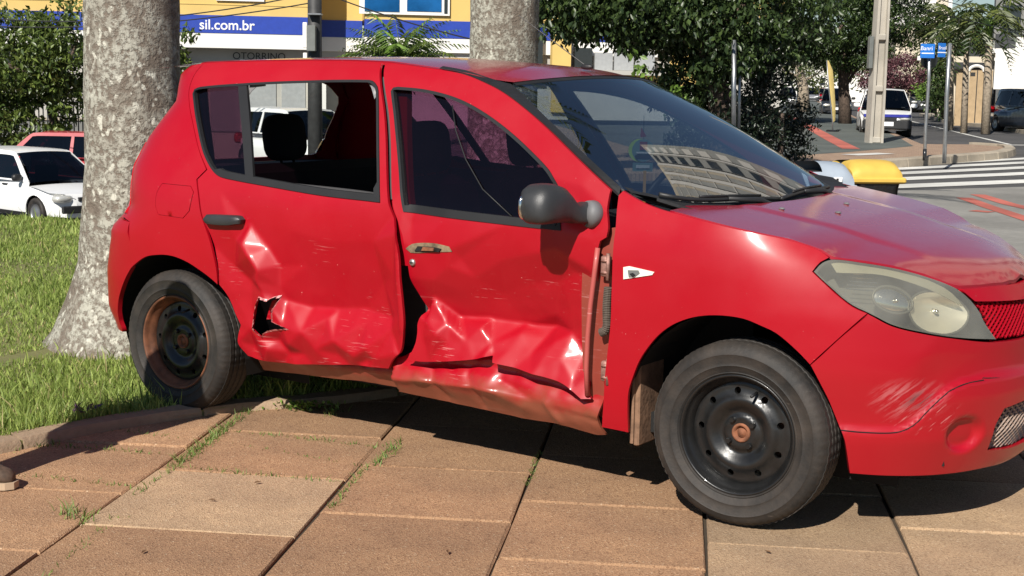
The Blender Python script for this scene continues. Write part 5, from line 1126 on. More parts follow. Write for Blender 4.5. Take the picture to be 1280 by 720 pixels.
# upper grille between the lamps, with its red lip
strip_ = [(1.112, .792), (1.325, .788), (NM, .779), (NM, .735), (1.499, .735), (1.314, .745), (1.150, .755)]
panel('grille_lip', strip_[:3]+[(PI-1.325, .788), (PI-1.112, .792), (PI-1.150, .755), (PI-1.314, .745)]+strip_[3:], nose_map(off=-.006), M['red'], R0, res=.025, th=.03)
gpoly = [(1.158, .752), (1.314, .742), (NM, .732), (PI-1.314, .742), (PI-1.158, .752), (PI-1.21, .634), (NM, .616), (1.214, .630)]
gr = panel('grille_back', gpoly, nose_map(off=.045), M['dark'], R0, res=.06, th=0)
lattice('grille_mesh', gpoly, nose_map(off=.016), .021, .0042, M['red'], gr)
mb = MB(); q = nose_map(off=-.012)(np.array([NM]), np.array([.70]), np.array([0.]))[0]
for sx in (-1, 1):   # diamond badge ring
    mb.tube([(q[0], q[1], q[2]+.062), (q[0]+.012, q[1]+sx*.048, q[2]), (q[0], q[1], q[2]-.062)], .012, 6)
mb.build('badge', M['chrome'], gr)
# headlights
for sg, nm in ((1, 'right'), (-1, 'left')):
    hl = T['headlight'] if sg > 0 else [(PI-u, z) for u, z in T['headlight']][::-1]
    fx = (lambda u: u) if sg > 0 else (lambda u: PI-u)
    h = panel('headlight', hl, nose_map(off=.10), M['lampbody'], R0, res=.03, th=0, step=.02)
    c0 = np.array(hl).mean(0)
    def bowl(u, z, ru, rz2, dep, mat, name, par):
        V = []; F = []; n, k = 28, 8
        for i in range(k+1):
            r = 1-i/k; oo = .030+dep*(1-r*r)
            for j in range(n):
                th = 2*PI*j/n; uu = fx(u+ru*r*math.cos(th)); z2 = z+rz2*r*math.sin(th); V.append(nose_map(off=oo)(np.array([uu]), np.array([z2]), np.array([0.]))[0])
        for i in range(k):
            for j in range(n): F.append((i*n+j, i*n+(j+1) % n, (i+1)*n+(j+1) % n, (i+1)*n+j))
        return obj(name, V, F, mat, par, smooth=True)
    b1 = bowl(.97, .722, .15, .066, .05, M['reflector'], 'reflector', h)
    bowl(.768, .768, .085, .040, -.012, M['chrome'], 'turn_bowl', h)
    def hoop(u, z, ru, rz2, off_, r, mat, name, par):
        q = [tuple(nose_map(off=off_)(np.array([fx(u+ru*math.cos(t_))]), np.array([z+rz2*math.sin(t_)]), np.array([0.]))[0]) for t_ in np.linspace(0, 2*PI, 30)]; mb = MB(); mb.tube(q, r, 6, False); return mb.build(name, mat, par, True)
    hoop(.97, .722, .152, .067, .030, .004, M['lampbody'], 'bowl_rim', b1); hoop(.768, .768, .087, .041, .022, .004, M['lampbody'], 'bowl_rim', h)
    for u_, z_, o1, o2, rr_ in ((.985, .722, .085, .060, .008), (.775, .767, .020, .005, .008)):
        p_, q_ = (tuple(nose_map(off=o_)(np.array([fx(u_)]), np.array([z_]), np.array([0.]))[0]) for o_ in (o1, o2)); mb = MB(); mb.tube([p_, q_], [rr_, rr_*.7], 10); mb.build('bulb', M['chrome'], h, True)
    for k in range(5):
        zz_ = .80+.012*k; q = [tuple(nose_map(off=.028)(np.array([fx(u)]), np.array([zz_-.05*(u-.6)]), np.array([0.]))[0]) for u in np.linspace(.58+.02*k, .74, 6)]; mb = MB(); mb.tube(q, .0018, 4); mb.build('reflector_rib', M['chrome'], h)
    panel('lamp_bezel', [(fx(u), z) for u, z in [(.58, .85), (.80, .84), (.98, .79), (1.09, .74), (1.07, .78), (.98, .828), (.86, .856), (.73, .873), (.58, .884)]], nose_map(off=.012), simple('olive_bezel', (.34, .33, .26), .4, .2), h, res=.03)
    panel('lens', hl, nose_map(off=-.002), M['glass_lamp'], h, res=.03, th=0, step=.02)
    panel('lens_rim', hl, nose_map(off=.0005), M['rubber'], h, holes=[[tuple(c0+(np.array(p)-c0)*.965) for p in hl]], res=.05, th=.075, step=.02)
# ---- tail
def tphi(x, z): u = np.clip((XB-x)/(XB-xtail(z)), 0, 1); return math.asin(min(1, float(u)**2))
rb = [(tphi(x, z), z) for x, z in [(-.249, .80), (-.238, .724), (-.234, .606), (-.275, .565), (-.324, .507), (-.364, .448), (-.386, .391), (-.397, .345), (-.385, .30)]]
rb_out = rb[::1]+[(PI-u, z) for u, z in rb[::-1]]
panel('rear_bumper', rb_out[::-1], tail_map(), M['red'], R0, res=.03, step=.02, th=.02)
tz = [.81, .889, .969, 1.033, 1.16, 1.314, 1.409, 1.445]; tx = [-.33, -.36, -.38, -.395, -.345, -.235, -.25, -.24]
te = [(tphi(x, z), z) for x, z in zip(tx, tz)]
hw_ = [(.88, 1.06), (.82, 1.20), (.80, 1.33), (.86, 1.385), (1.0, 1.405)]
win = hw_+[(PI-u, z) for u, z in hw_[::-1]]+[(PI-.98, 1.035), (.98, 1.035)]
tg = panel('tailgate', (te+[(PI-u, z) for u, z in te[::-1]])[::-1], tail_map(), M['red'], R0, holes=[win], res=.04, step=.03, th=.03)
panel('tailgate_window', win, tail_map(.012), M['glass_clear'], tg, res=.08, th=0)
for fx in ((lambda u: u), (lambda u: PI-u)):
    panel('tail_lamp', [(fx(u), z) for u, z in [(te[0][0]+.02, .83), (te[1][0]+.30, .86), (te[2][0]+.26, .95), (te[3][0]+.22, 1.05), (te[4][0]+.16, 1.12), (te[4][0]+.02, 1.13), (te[3][0]-.03, 1.02), (te[2][0]-.03, .95), (te[1][0]-.02, .88)]], tail_map(-.008), M['redlamp'], R0, res=.05, th=.03)
# ---- inside and underneath
mb = MB(); mb.box((1.2, 0, .27), (1.55, .70, .035)); mb.box((2.75, 0, .45), (.28, .45, .2)); mb.box((2.12, 0, .62), (.04, .74, .33)); mb.box((2.62, 0, .30), (.55, .50, .07)); mb.build('floor_pan', M['dark'], R0)
for cx, x0, x1 in ((0, -.45, .45), (2.59, 2.16, 2.98)):
    for sg in (-1, 1):
        mb = MB(); n = 20; V = []; F = []
        for i in range(n+1):
            th = -.25+(PI+.5)*i/n
            X_, Z_ = cx-.02+.395*math.cos(th), .30+.40*math.sin(th); V += [(X_, sg*min(.80, float(wid(np.array(min(X_, 3.1)), np.array(max(Z_, .2))))-.03), Z_), (X_, sg*.45, Z_)]
        for i in range(n): F.append((i*2, i*2+1, i*2+3, i*2+2))
        mb.add(V, F); V = [(cx-.42, sg*.45, .12), (cx+.42, sg*.45, .12), (cx+.42, sg*.45, .72), (cx-.42, sg*.45, .72)]; mb.add(V, [(0, 1, 2, 3)]); mb.build('wheel_liner', M['dark'], R0)
mb = MB(); mb.box((2.205, -.70, .37), (.012, .085, .17), bev=.005); mb.tube([(2.195, -.79, .21), (2.195, -.79, .56)], .007, 6); mb.build('splash_guard', M['mudliner'], R0)
# inner door skins, parcel shelf, dash, seats
for sg in (-1, 1):
    panel('door_lining', [(.35, .36), (1.22, .40), (1.20, .90), (1.12, .965), (.30, 1.0), (.25, .85)], sm(sg, .20 if sg < 0 else .115), M['inner'], R0, res=.15, th=.02, flip=sg > 0)
    panel('door_lining', [(1.30, .38), (2.0, .38), (2.06, .93), (1.28, .935)], sm(sg, .22 if sg < 0 else .125), M['inner'], R0, res=.15, th=.02, flip=sg > 0)
    panel('pillar_lining', [(.99, 1.44), (1.03, 1.36), (1.20, .98), (1.10, .98), (.965, 1.36), (.93, 1.43)], sm(sg, .03), M['inner'], R0, res=.1, th=.02, flip=sg > 0)
    if sg < 0: panel('pillar_lining', [(-.26, 1.40), (-.06, 1.40), (.18, 1.03), (-.30, 1.03)], sm(sg, .05), M['innerlight' if sg > 0 else 'inner'], R0, res=.1, th=.02, flip=sg > 0)
grid('headlining', lambda s, t: roof_fn(s*.96, .05+.93*t)-np.array([0, 0, .03]), 12, 16, M['inner'], R0)
mb = MB(); mb.box((-.25, 0, .99), (.25, .62, .02), bev=.01); mb.build('parcel_shelf', M['inner'], R0)
mb = MB(); mb.box((2.02, 0, .84), (.22, .68, .12), bev=.05); mb.box((2.20, 0, .92), (.22, .64, .05), bev=.03); mb.box((1.95, .38, .95), (.12, .17, .05), bev=.03); mb.build('dashboard', M['inner'], R0)
mb = MB(); M4 = Matrix.Rotation(math.radians(-62), 4, 'Y'); pts = [tuple(Matrix.Translation((1.66, .38, .93)) @ M4 @ Vector((.185*math.cos(k*PI/12), .185*math.sin(k*PI/12), 0))) for k in range(25)]
mb.tube(pts, .014, 8, False); mb.tube([pts[0], (1.70, .38, .91), pts[12]], .012, 6); mb.tube([(1.70, .38, .91), (1.95, .38, .86)], .03, 8); mb.build('steering_wheel', M['plastic'], R0, True)
def seat(x, y, wd_, par):
    mb = MB(); mb.box((x+.18, y, .47), (.25, wd_, .08), bev=.05); s = mb.build('seat', M['seat'], par)
    Mt = Matrix.Translation((x-.12, y, .76)) @ Matrix.Rotation(math.radians(-14), 4, 'Y'); mb = MB(); mb.box((0, 0, 0), (.065, wd_, .29), bev=.05, M=Mt); mb.build('backrest', M['seat'], s)
    for yy in ([0] if wd_ < .4 else [-.15]):
        Mt = Matrix.Translation((x-.22, y+yy, 1.155)) @ Matrix.Rotation(math.radians(-8), 4, 'Y'); mb = MB(); mb.ball((0, 0, 0), (.055, .112, .105), 20, 12, .55); mb.V = [tuple(Mt @ Vector(p)) for p in mb.V]; mb.tube([(x-.21, y+yy-.04, 1.08), (x-.19, y+yy-.04, 1.0)], .006, 6); mb.tube([(x-.21, y+yy+.04, 1.08), (x-.19, y+yy+.04, 1.0)], .006, 6); mb.build('headrest', M['seat'], s, True)
seat(1.20, -.36, .24, R0); seat(1.20, .36, .24, R0); seat(.24, -.02, .60, R0)
# ---- wheels
def wheel(x, y, sg, steer, rust):
    w0 = bpy.data.objects.new('wheel', None); COL.objects.link(w0); w0.parent = R0; w0.location = (x, y, .305); w0.rotation_euler = (0, 0, steer); w0.empty_display_size = .1
    o = -.095*1   # built facing -y
    prof = [(.192, -.070), (.200, -.079), (.204, -.084), (.207, -.081), (.215, -.085), (.226, -.0895), (.229, -.0925), (.232, -.091), (.240, -.0925), (.262, -.0935), (.265, -.0955), (.268, -.0925), (.276, -.089), (.286, -.083), (.294, -.074), (.299, -.064), (.302, -.056)]
    for k in (-.045, -.015, .015, .045): prof += [(.305, k-.012), (.305, k+.009), (.298, k+.010), (.298, k+.0145)]
    prof += [(.302, .062), (.294, .076), (.270, .092), (.23, .09), (.195, .075)]
    def shoulder(i, j, th, r):
        if 13 <= i <= 16: return r-(.0022 if j % 3 == 0 else 0)
        if 17 <= i <= 32 and (j % 3) == 0: return r-.0018
        return r
    mb = MB(); mb.lathe(prof, 220, fn=shoulder); t = autosmooth(mb.build('tyre', M['tyre'], w0), 40)
    mb = MB(); mb.lathe([(.198, -.070), (.200, -.078), (.196, -.082), (.190, -.078), (.187, -.066), (.180, -.055), (.172, -.046), (.168, -.032), (.165, .05), (.19, .07)], 96); rm = mb.build('rim', M['steel'] if not rust else simple('rusting_rim', (.15, .055, .025), .6, var=.8, scale=9), w0, True)
    # pressed disc with its vent holes and bolts
    def depth(r): return np.interp(r, [0, .03, .055, .062, .070, .085, .105, .118, .128, .150, .160, .172], [-.036, -.036, -.038, -.030, -.028, -.040, -.052, -.050, -.040, -.034, -.036, -.030])
    cir = lambda cx, cz, r, n: [(cx+r*math.cos(2*PI*k/n), cz+r*math.sin(2*PI*k/n)) for k in range(n)]
    holes = [cir(.140*math.cos(2*PI*k/9+.3), .140*math.sin(2*PI*k/9+.3), .0115, 14) for k in range(9)]+[cir(0, 0, .030, 24)]
    panel('wheel_disc', cir(0, 0, .1705, 72), lambda X, Z, i: np.stack([X, depth(np.hypot(X, Z))+i, Z], 1), M['steel'], w0, holes=holes, res=.010, th=.014, raw=True)
    mb = MB(); mb.lathe([(.033, -.030), (.031, -.041), (.024, -.043), (.022, -.030), (.016, -.030), (.013, -.037), (0, -.038)], 24); mb.build('hub', M['rust'], w0, True)
    for k in range(4):
        a = 2*PI*k/4+.65; mb = MB(); mb.lathe([(.0105, -.030), (.0105, -.046), (.008, -.050), (.0, -.050)], 6, c=(.050*math.cos(a), 0, .050*math.sin(a))); mb.build('wheel_bolt', M['steel'], w0)
    mb = MB(); a = 1.22; mb.tube([(.150*math.cos(a), -.045, .150*math.sin(a)), (.143*math.cos(a), -.085, .143*math.sin(a))], .005, 8); mb.build('valve', M['rubber'], w0, True)
    mb = MB(); mb.lathe([(0, .02), (.14, .02), (.14, .03), (0, .03)], 32); mb.build('brake_disc', M['rust'], w0)
    if sg > 0: w0.rotation_euler = (0, 0, PI+steer)
    return w0
wheel(0, -.742, -1, 0, True); wheel(2.59, -.742, -1, math.radians(2.5), False); wheel(0, .742, 1, 0, True); wheel(2.59, .742, 1, math.radians(2.5), False)
# ---- mirrors, aerial
for sg in (-1, 1):
    mb = MB(); yb = sg*float(wid(2.03, .985)); 
    mb.tube([(2.040, yb-sg*.03, .985), (2.038, yb+sg*.010, .985), (2.036, yb+sg*.016, .985), (2.034, yb+sg*.017, .985)], [.046, .046, .043, .026], 28); mr = mb.build('mirror_base', M['plasticlight'], R0, True)
    axis = [(2.028, .012, .986, .036, .040), (2.012, .035, .982, .036, .036), (1.990, .060, .988, .044, .042), (1.972, .080, 1.004, .054, .055), (1.958, .100, 1.012, .062, .068), (1.950, .135, 1.016, .066, .073), (1.944, .180, 1.015, .064, .073), (1.940, .214, 1.010, .055, .066), (1.940, .232, 1.003, .040, .048), (1.940, .243, 1.0, .018, .024)]
    V = []; F = []; n = 32
    for x, dy, z, rx, rz3 in axis:
        for k in range(n):
            th = 2*PI*k/n; c_, s_ = math.cos(th), math.sin(th); cx = math.copysign(abs(c_)**.62, c_); cz = math.copysign(abs(s_)**.62, s_); fl = .80 if s_ < 0 else 1.0
            V.append((x+rx*cx+(.012 if s_ > 0 else 0)*-abs(s_), yb+sg*dy*.92, z+rz3*cz*fl))
    for r in range(len(axis)-1):
        for k in range(n): F.append((r*n+k, r*n+(k+1) % n, (r+1)*n+(k+1) % n, (r+1)*n+k))
    F.append(tuple((len(axis)-1)*n+k for k in range(n))); 
    if sg < 0: F = [f[::-1] for f in F]
    mh = autosmooth(obj('mirror_housing', V, F, M['plastic'], mr), 50)
    mb = MB(); mb.ball((1.893, yb+sg*.150, 1.012), (.010, .070, .046), 20, 12, .6); mb.build('mirror_glass', M['chrome'], mr, True)
mb = MB(); mb.ball((1.50, .0, 1.485), (.030, .012, .012), 12, 8); an = mb.build('aerial_base', M['trim'], R0, True)
mb = MB(); mb.tube([(1.49, 0, 1.492), (1.18, -.02, 1.69)], [.0022, .0012], 6); mb.build('aerial_rod', M['trim'], an)
# card hanging behind the windscreen, on its own string, with an orange ribbon
tb = np.array([1.90, -.24, 1.175])
t = thing('hanging_card', 'round teal card with lime edge and orange ribbon hanging behind the windscreen', 'air freshener', tuple(tb))
def disc(name, c, r, mat, par, th=.004, n=24, sx=1):
    mb = MB(); V = []; q = [(r*sx*math.cos(2*PI*k/n), r*math.sin(2*PI*k/n)) for k in range(n)]
    V = [(c[0]+RV[0]*a_+.4*0, c[1]+RV[1]*a_, c[2]+b_) for a_, b_ in q]; V += [(x-FV[0]*th, y-FV[1]*th, z) for x, y, z in V]
    return mb.add(V, [tuple(range(n)), tuple(range(2*n-1, n-1, -1))]+[(i, n+i, n+(i+1) % n, (i+1) % n) for i in range(n)]).build(name, mat, par)
disc('card', (0, 0, 0), .042, M['tagteal'], t); disc('lime_edge', (-.012*RV[0]+FV[0]*.006, -.012*RV[1]+FV[1]*.006, 0), .043, M['taggreen'], t)
def plate(name, c, w_, h, mat, par, th=.003):
    mb = MB(); mb.box((0, 0, 0), (w_/2, th/2, h/2), rz=YAW); o = mb.build(name, mat, par); o.location = c; return o
plate('red_patch', (-FV[0]*.010, -FV[1]*.010, .018), .028, .03, M['tagred'], t); plate('white_band', (-FV[0]*.010+.002, -FV[1]*.010, -.008), .055, .006, M['whiteink'], t); plate('black_band', (-FV[0]*.011, -FV[1]*.011, -.022), .06, .010, M['ink'], t)
plate('lower_card', (0, 0, -.062), .075, .032, M['tagteal'], t); plate('lower_print', (-FV[0]*.006, -FV[1]*.006, -.060), .05, .012, M['whiteink'], t)
mb = MB(); mb.add([(-.010*RV[0], -.010*RV[1], .085), (.010*RV[0], .010*RV[1], .052), (-.012*RV[0], -.012*RV[1], .048), (-.010*RV[0]-.004, -.010*RV[1]+.01, .085), (.010*RV[0]-.004, .010*RV[1]+.01, .052), (-.012*RV[0]-.004, -.012*RV[1]+.01, .048)], [(0, 2, 1), (3, 4, 5), (0, 1, 4, 3), (1, 2, 5, 4), (2, 0, 3, 5)]); mb.build('red_fold', M['tagred'], t)
mb = MB(); mb.tube([(0, 0, .04), (-.004, .006, .13)], .0012, 5); mb.build('string', M['ink'], t)
mb = MB(); mb.box((.01, .0, -.145), (.0055, .0015, .07), rz=YAW); mb.build('ribbon', M['orange'], t)

# ================================================================ STREET FURNITURE
def pole(name, lab, cat, u, vb, vt, d, r, mat, group=None, ub=None):
    b = W3(u, vb, d); tpt = W3(ub if ub is not None else u, vt, d); t = thing(name, lab, cat, tuple(b), 0, group); mb = MB(); mb.tube([(0, 0, 0), tuple(tpt-b)], r, 12); mb.build('post', M[mat], t, True); return t, tpt-b
t, top = pole('sign_post', 'taller of the two bare silver posts in front of the dark shrubs', 'post', 917, 190, 50, 22, .036, 'polegrey', 'bare silver posts', 917.5)
t, top = pole('sign_post', 'shorter thinner bare silver post right beside the taller one', 'post', 923, 190, 68, 22.4, .023, 'polegrey', 'bare silver posts', 925)
# double-T concrete pole
b = W3(1092, 181, 38); b[2] = .0; t = thing('concrete_pole', 'tapered grey concrete utility pole beside the white and blue hatchback', 'utility pole', tuple(b), YAW+.12)
def taper(x0, x1, y0, y1, H, k): V = [(x, y, 0) for x, y in ((x0, y0), (x1, y0), (x1, y1), (x0, y1))]+[(x*k+.06, y*k, H) for x, y in ((x0, y0), (x1, y0), (x1, y1), (x0, y1))]; return V, [(3, 2, 1, 0), (4, 5, 6, 7), (0, 1, 5, 4), (1, 2, 6, 5), (2, 3, 7, 6), (3, 0, 4, 7)]
for x0, x1 in ((-.19, -.105), (.125, .19)): mb = MB(); mb.add(*taper(x0, x1, -.19, .19, 9, .62)); mb.build('flange', M['concrete'], t)
mb = MB(); mb.add(*taper(-.104, .124, -.07, .07, 9, .62)); mb.build('web', M['concrete'], t)
for z in (.08, 1.42, 2.75, 4.1):
    mb = MB(); mb.box((.0, -.02, z), (.125, .15, .08), bev=.02); mb.build('cross_rib', M['concrete'], t)
mb = MB(); mb.box((-.24, -.05, 2.35), (.055, .1, .42), bev=.02); mb.build('junction_box', M['boxgrey'], t)
# dark utility pole with meter box, left
b = W3(394, 150, 31); b[2] = -1.9; tt_ = W3(393, -80, 31); t = thing('utility_pole', 'dark round utility pole with a grey box in front of the clinic', 'utility pole', tuple(b)); mb = MB(); mb.tube([(0, 0, 0), tuple(tt_-b)], [.16, .145], 16); mb.build('post', M['poledark'], t, True)
def hang(name, u0, v0, u1, v1, d, dep, mat): 
    p, q = W3(u0, v1, d), W3(u1, v0, d); c = .5*(p+q)-b; mb = MB(); mb.box((0, 0, 0), (abs((q-p)[:2]@RV)/2, dep/2, (q[2]-p[2])/2), bev=.01); return mb.build(name, M[mat], t, False, tuple(c), (0, 0, YAW))
hang('meter_box', 384, 32, 395, 64, 30.75, .22, 'boxgrey'); hang('white_plate', 378.5, 28, 384, 60, 30.7, .06, 'whitewall'); hang('white_plate', 379, 66, 384, 73, 30.7, .06, 'whitewall'); hang('pole_ring', 385.5, 17, 402.5, 19, 30.83, .3, 'polegrey')
for k, (p0, p1, sag) in enumerate(((W3(-60, 18, 34), W3(392, -9, 31), .35), (W3(-60, 30, 34), W3(392, 3, 31), .25), (W3(392, -14, 31), W3(640, 60, 26), .1))):
    mb = MB(); mb.tube([tuple(p0+(p1-p0)*s-np.array([0, 0, sag*4*s*(1-s)])) for s in np.linspace(0, 1, 24)], .014, 5); tag(mb.build('power_cable', M['ink'], None), ['upper black cable crossing the yellow wall to the dark pole', 'lower black cable crossing the yellow wall to the dark pole', 'thin cable slanting down past the blue window'][k], 'cable', 'overhead cables')
for k, (p0, p1, lab) in enumerate(((W3(1080, -30, 38), W3(1400, 40, 60), 'upper thin cable running right from the concrete pole'), (W3(1080, -10, 38), W3(1400, 52, 60), 'lower thin cable running right from the concrete pole'))):
    mb = MB(); mb.tube([tuple(p0+(p1-p0)*s-np.array([0, 0, 1.2*s*(1-s)])) for s in np.linspace(0, 1, 24)], .013, 5); tag(mb.build('power_cable', M['ink'], None), lab, 'cable', 'overhead cables')
# street sign posts right
b = W3(1157, 181, 29); b[2] = 0; t = thing('name_sign', 'blue street name sign above a round black sign back on a bent silver post', 'sign', tuple(b)); 
P_ = [W3(u, v, 29)-b for u, v in ((1156.5, 186), (1157, 160), (1159, 130), (1161, 100), (1162, 58))]; P_[0][2] = 0; mb = MB(); mb.tube([tuple(p) for p in P_], .034, 10); mb.build('post', M['polegrey'], t, True)
mb = MB(); mb.tube([tuple(P_[0]), tuple(P_[0]+(P_[1]-P_[0])*.35)], .040, 10); mb.build('post_sleeve', M['blk'], t, True)
def splate(name, u0, v0, u1, v1, d, mat, yaw=0, dep=.02):
    p, q = W3(u0, v1, d), W3(u1, v0, d); c = .5*(p+q)-b; mb = MB(); mb.box((0, 0, 0), (abs((q-p)[:2]@RV)/2, dep/2, (q[2]-p[2])/2), bev=.004); return mb.build(name, M[mat], t, False, tuple(c), (0, 0, YAW+yaw))
s1 = splate('sign_plate', 1150, 55, 1169, 72.5, 28.9, 'bluesign'); s2 = splate('sign_plate', 1170.5, 54, 1184, 71.5, 29.05, 'bluesign', .5); 
for pl_, tx, sz, x0, z0 in ((s1, 'Banri', .115, -.145, .035), (s2, 'Brasil', .10, -.10, .035)):
    text('lettering', tx, sz, (x0, -.0125, z0-.02), (PI/2, 0, 0), M['whiteink'], pl_, .001)
for pl_ in (s1, s2): mb = MB(); mb.box((0, -.0125, -.045), (.12, .002, .010)); mb.build('white_line', M['whiteink'], pl_)
mb = MB(); mb.lathe([(0, -.012), (.17, -.012), (.17, .012), (0, .012)], 28); o = mb.build('round_plate', M['blk'], t, False, tuple(W3(1161.5, 75.5, 29.15)-b), (0, 0, YAW)); splate('side_plate', 1146.5, 70, 1151, 75.5, 29.1, 'whitewall')
b2 = W3(1181, 189, 28); b2[2] = 0; t = thing('sign_post', 'bare silver post right of the blue street sign', 'post', tuple(b2), 0, 'bare silver posts'); mb = MB(); P_ = [W3(u, v, 28)-b2 for u, v in ((1181, 190), (1182, 160), (1183.5, 120), (1187.5, 54))]; P_[0][2] = 0; mb.tube([tuple(p) for p in P_], .040, 10); mb.build('post', M['polegrey'], t, True)
# feather flag
b = W3(1040.5, 165, 47); b[2] = 0; t = thing('feather_flag', 'tall yellow feather flag standing on the far pavement', 'flag', tuple(b)); P_ = [W3(u, v, 47)-b for u, v in ((1041, 165), (1040.5, 150), (1036, 110), (1033.5, 75))]; P_[0][2] = 0
mb = MB(); mb.tube([tuple(p) for p in P_], .018, 8); mb.build('pole', M['polegrey'], t, True); mb = MB(); mb.box((0, 0, .03), (.16, .16, .03), bev=.01); mb.build('foot', M['blk'], t)
L_ = [(1033.5, 75), (1035, 90), (1037.5, 115), (1040, 135), (1041, 153)]; R__ = [(1036, 76), (1041, 88), (1043, 110), (1044.5, 135), (1044, 151)]; V = []
for dd in (0, .012): V += [tuple(W3(u, v, 47+dd)-b) for u, v in L_]+[tuple(W3(u, v, 47.12-.06*(i % 2)+dd)-b) for i, (u, v) in enumerate(R__)]
F = [(i, 5+i, 6+i, i+1) for i in range(4)]+[(10+i, 11+i, 16+i, 15+i) for i in range(4)]+[(5+i, 15+i, 16+i, 6+i) for i in range(4)]; obj('banner', V, F, M['flag'], t, smooth=True)
# litter bins on the near pavement corner: hooded grey one and two yellow ones with bags
def bin_(name, lab, u, vtop, d, w_, mat, openside, bagged, hh, group='hooded litter bins'):
    p = W3(u, vtop, d); H = p[2]; t = thing(name, lab, 'litter bin', (p[0], p[1], 0), YAW+.15, group)
    mb = MB(); mb.tube([(0, .0, 0), (0, 0, H-.35)], .03, 10); mb.build('stand', M['polegrey'], t, True)
    V = []; F = []; n = 24; m_ = 12                     # domed hood: barrel vault with rounded ends
    for i in range(m_+1):
        s = i/m_*2-1; k = (1-abs(s)**3.2)**(1/3.2)*.42+.58
        for j in range(n+1): th = PI*j/n; V.append((s*w_/2, -math.cos(th)*.19*(.85+.15*k), H-hh+math.sin(th)**.75*hh*k))
    for i in range(m_):
        for j in range(n):
            if openside and 1 <= i <= 5 and 14 > j >= 4: continue
            F.append((i*(n+1)+j, i*(n+1)+j+1, (i+1)*(n+1)+j+1, (i+1)*(n+1)+j))
    F += [tuple(range(n, -1, -1)), tuple(m_*(n+1)+j for j in range(n+1))]
    hd = autosmooth(obj('hood', V, F, M[mat], t), 40)
    mb = MB(); mb.box((0, 0, H-hh-.012), (w_/2+.02, .215, .022), bev=.012); mb.build('rim', M[mat], t)
    if openside: mb = MB(); mb.box((-.03, .02, H-hh+.05), (w_/2-.05, .13, .045)); mb.build('dark_mouth', M['dark'], t)
    if bagged:
        V = []; n = 40
        for k, (z, r) in enumerate(((H-hh-.03, 1.0), (H-hh-.12, .97), (H-hh-.28, .98), (H-hh-.45, .93), (H-hh-.55, .80))):
            for j in range(n): th = 2*PI*j/n; sx = math.copysign(abs(math.cos(th))**.35, math.cos(th)); sy = math.copysign(abs(math.sin(th))**.35, math.sin(th)); wv = random.uniform(-.012, .012); V.append(((w_/2*.95*r+wv)*sx, (.19*r+wv)*sy, z))
        F = [(k*n+j, k*n+(j+1) % n, (k+1)*n+(j+1) % n, (k+1)*n+j) for k in range(4) for j in range(n)]+[tuple(4*n+j for j in range(n-1, -1, -1))]; obj('bin_bag', V, F, M['bag'], t, smooth=True)
    else: mb = MB(); mb.box((0, 0, H-hh-.32), (w_/2-.02, .18, .28), bev=.05); mb.build('body', M[mat], t)
    return t
t = bin_('litter_bin', 'grey hooded litter bin with a dark mouth and white sticker', 1018, 201, 10.0, .46, 'bingrey', True, False, .165)
mb = MB(); mb.box((.10, -.203, W3(1018, 201, 10.0)[2]-.115), (.030, .003, .016)); st_ = mb.build('sticker', M['whiteink'], t); mb = MB(); mb.box((.095, -.207, W3(1018, 201, 10.0)[2]-.115), (.008, .002, .007)); mb.build('sticker_print', M['ink'], st_)
bin_('litter_bin', 'yellow hooded litter bin with a black bag, nearest of the yellow pair', 1086, 199, 10.3, .37, 'binyellow', False, True, .128)
bin_('litter_bin', 'yellow litter bin with an open mouth half hidden behind the other yellow bin', 1062, 199.5, 10.9, .26, 'binyellow', True, True, .115)
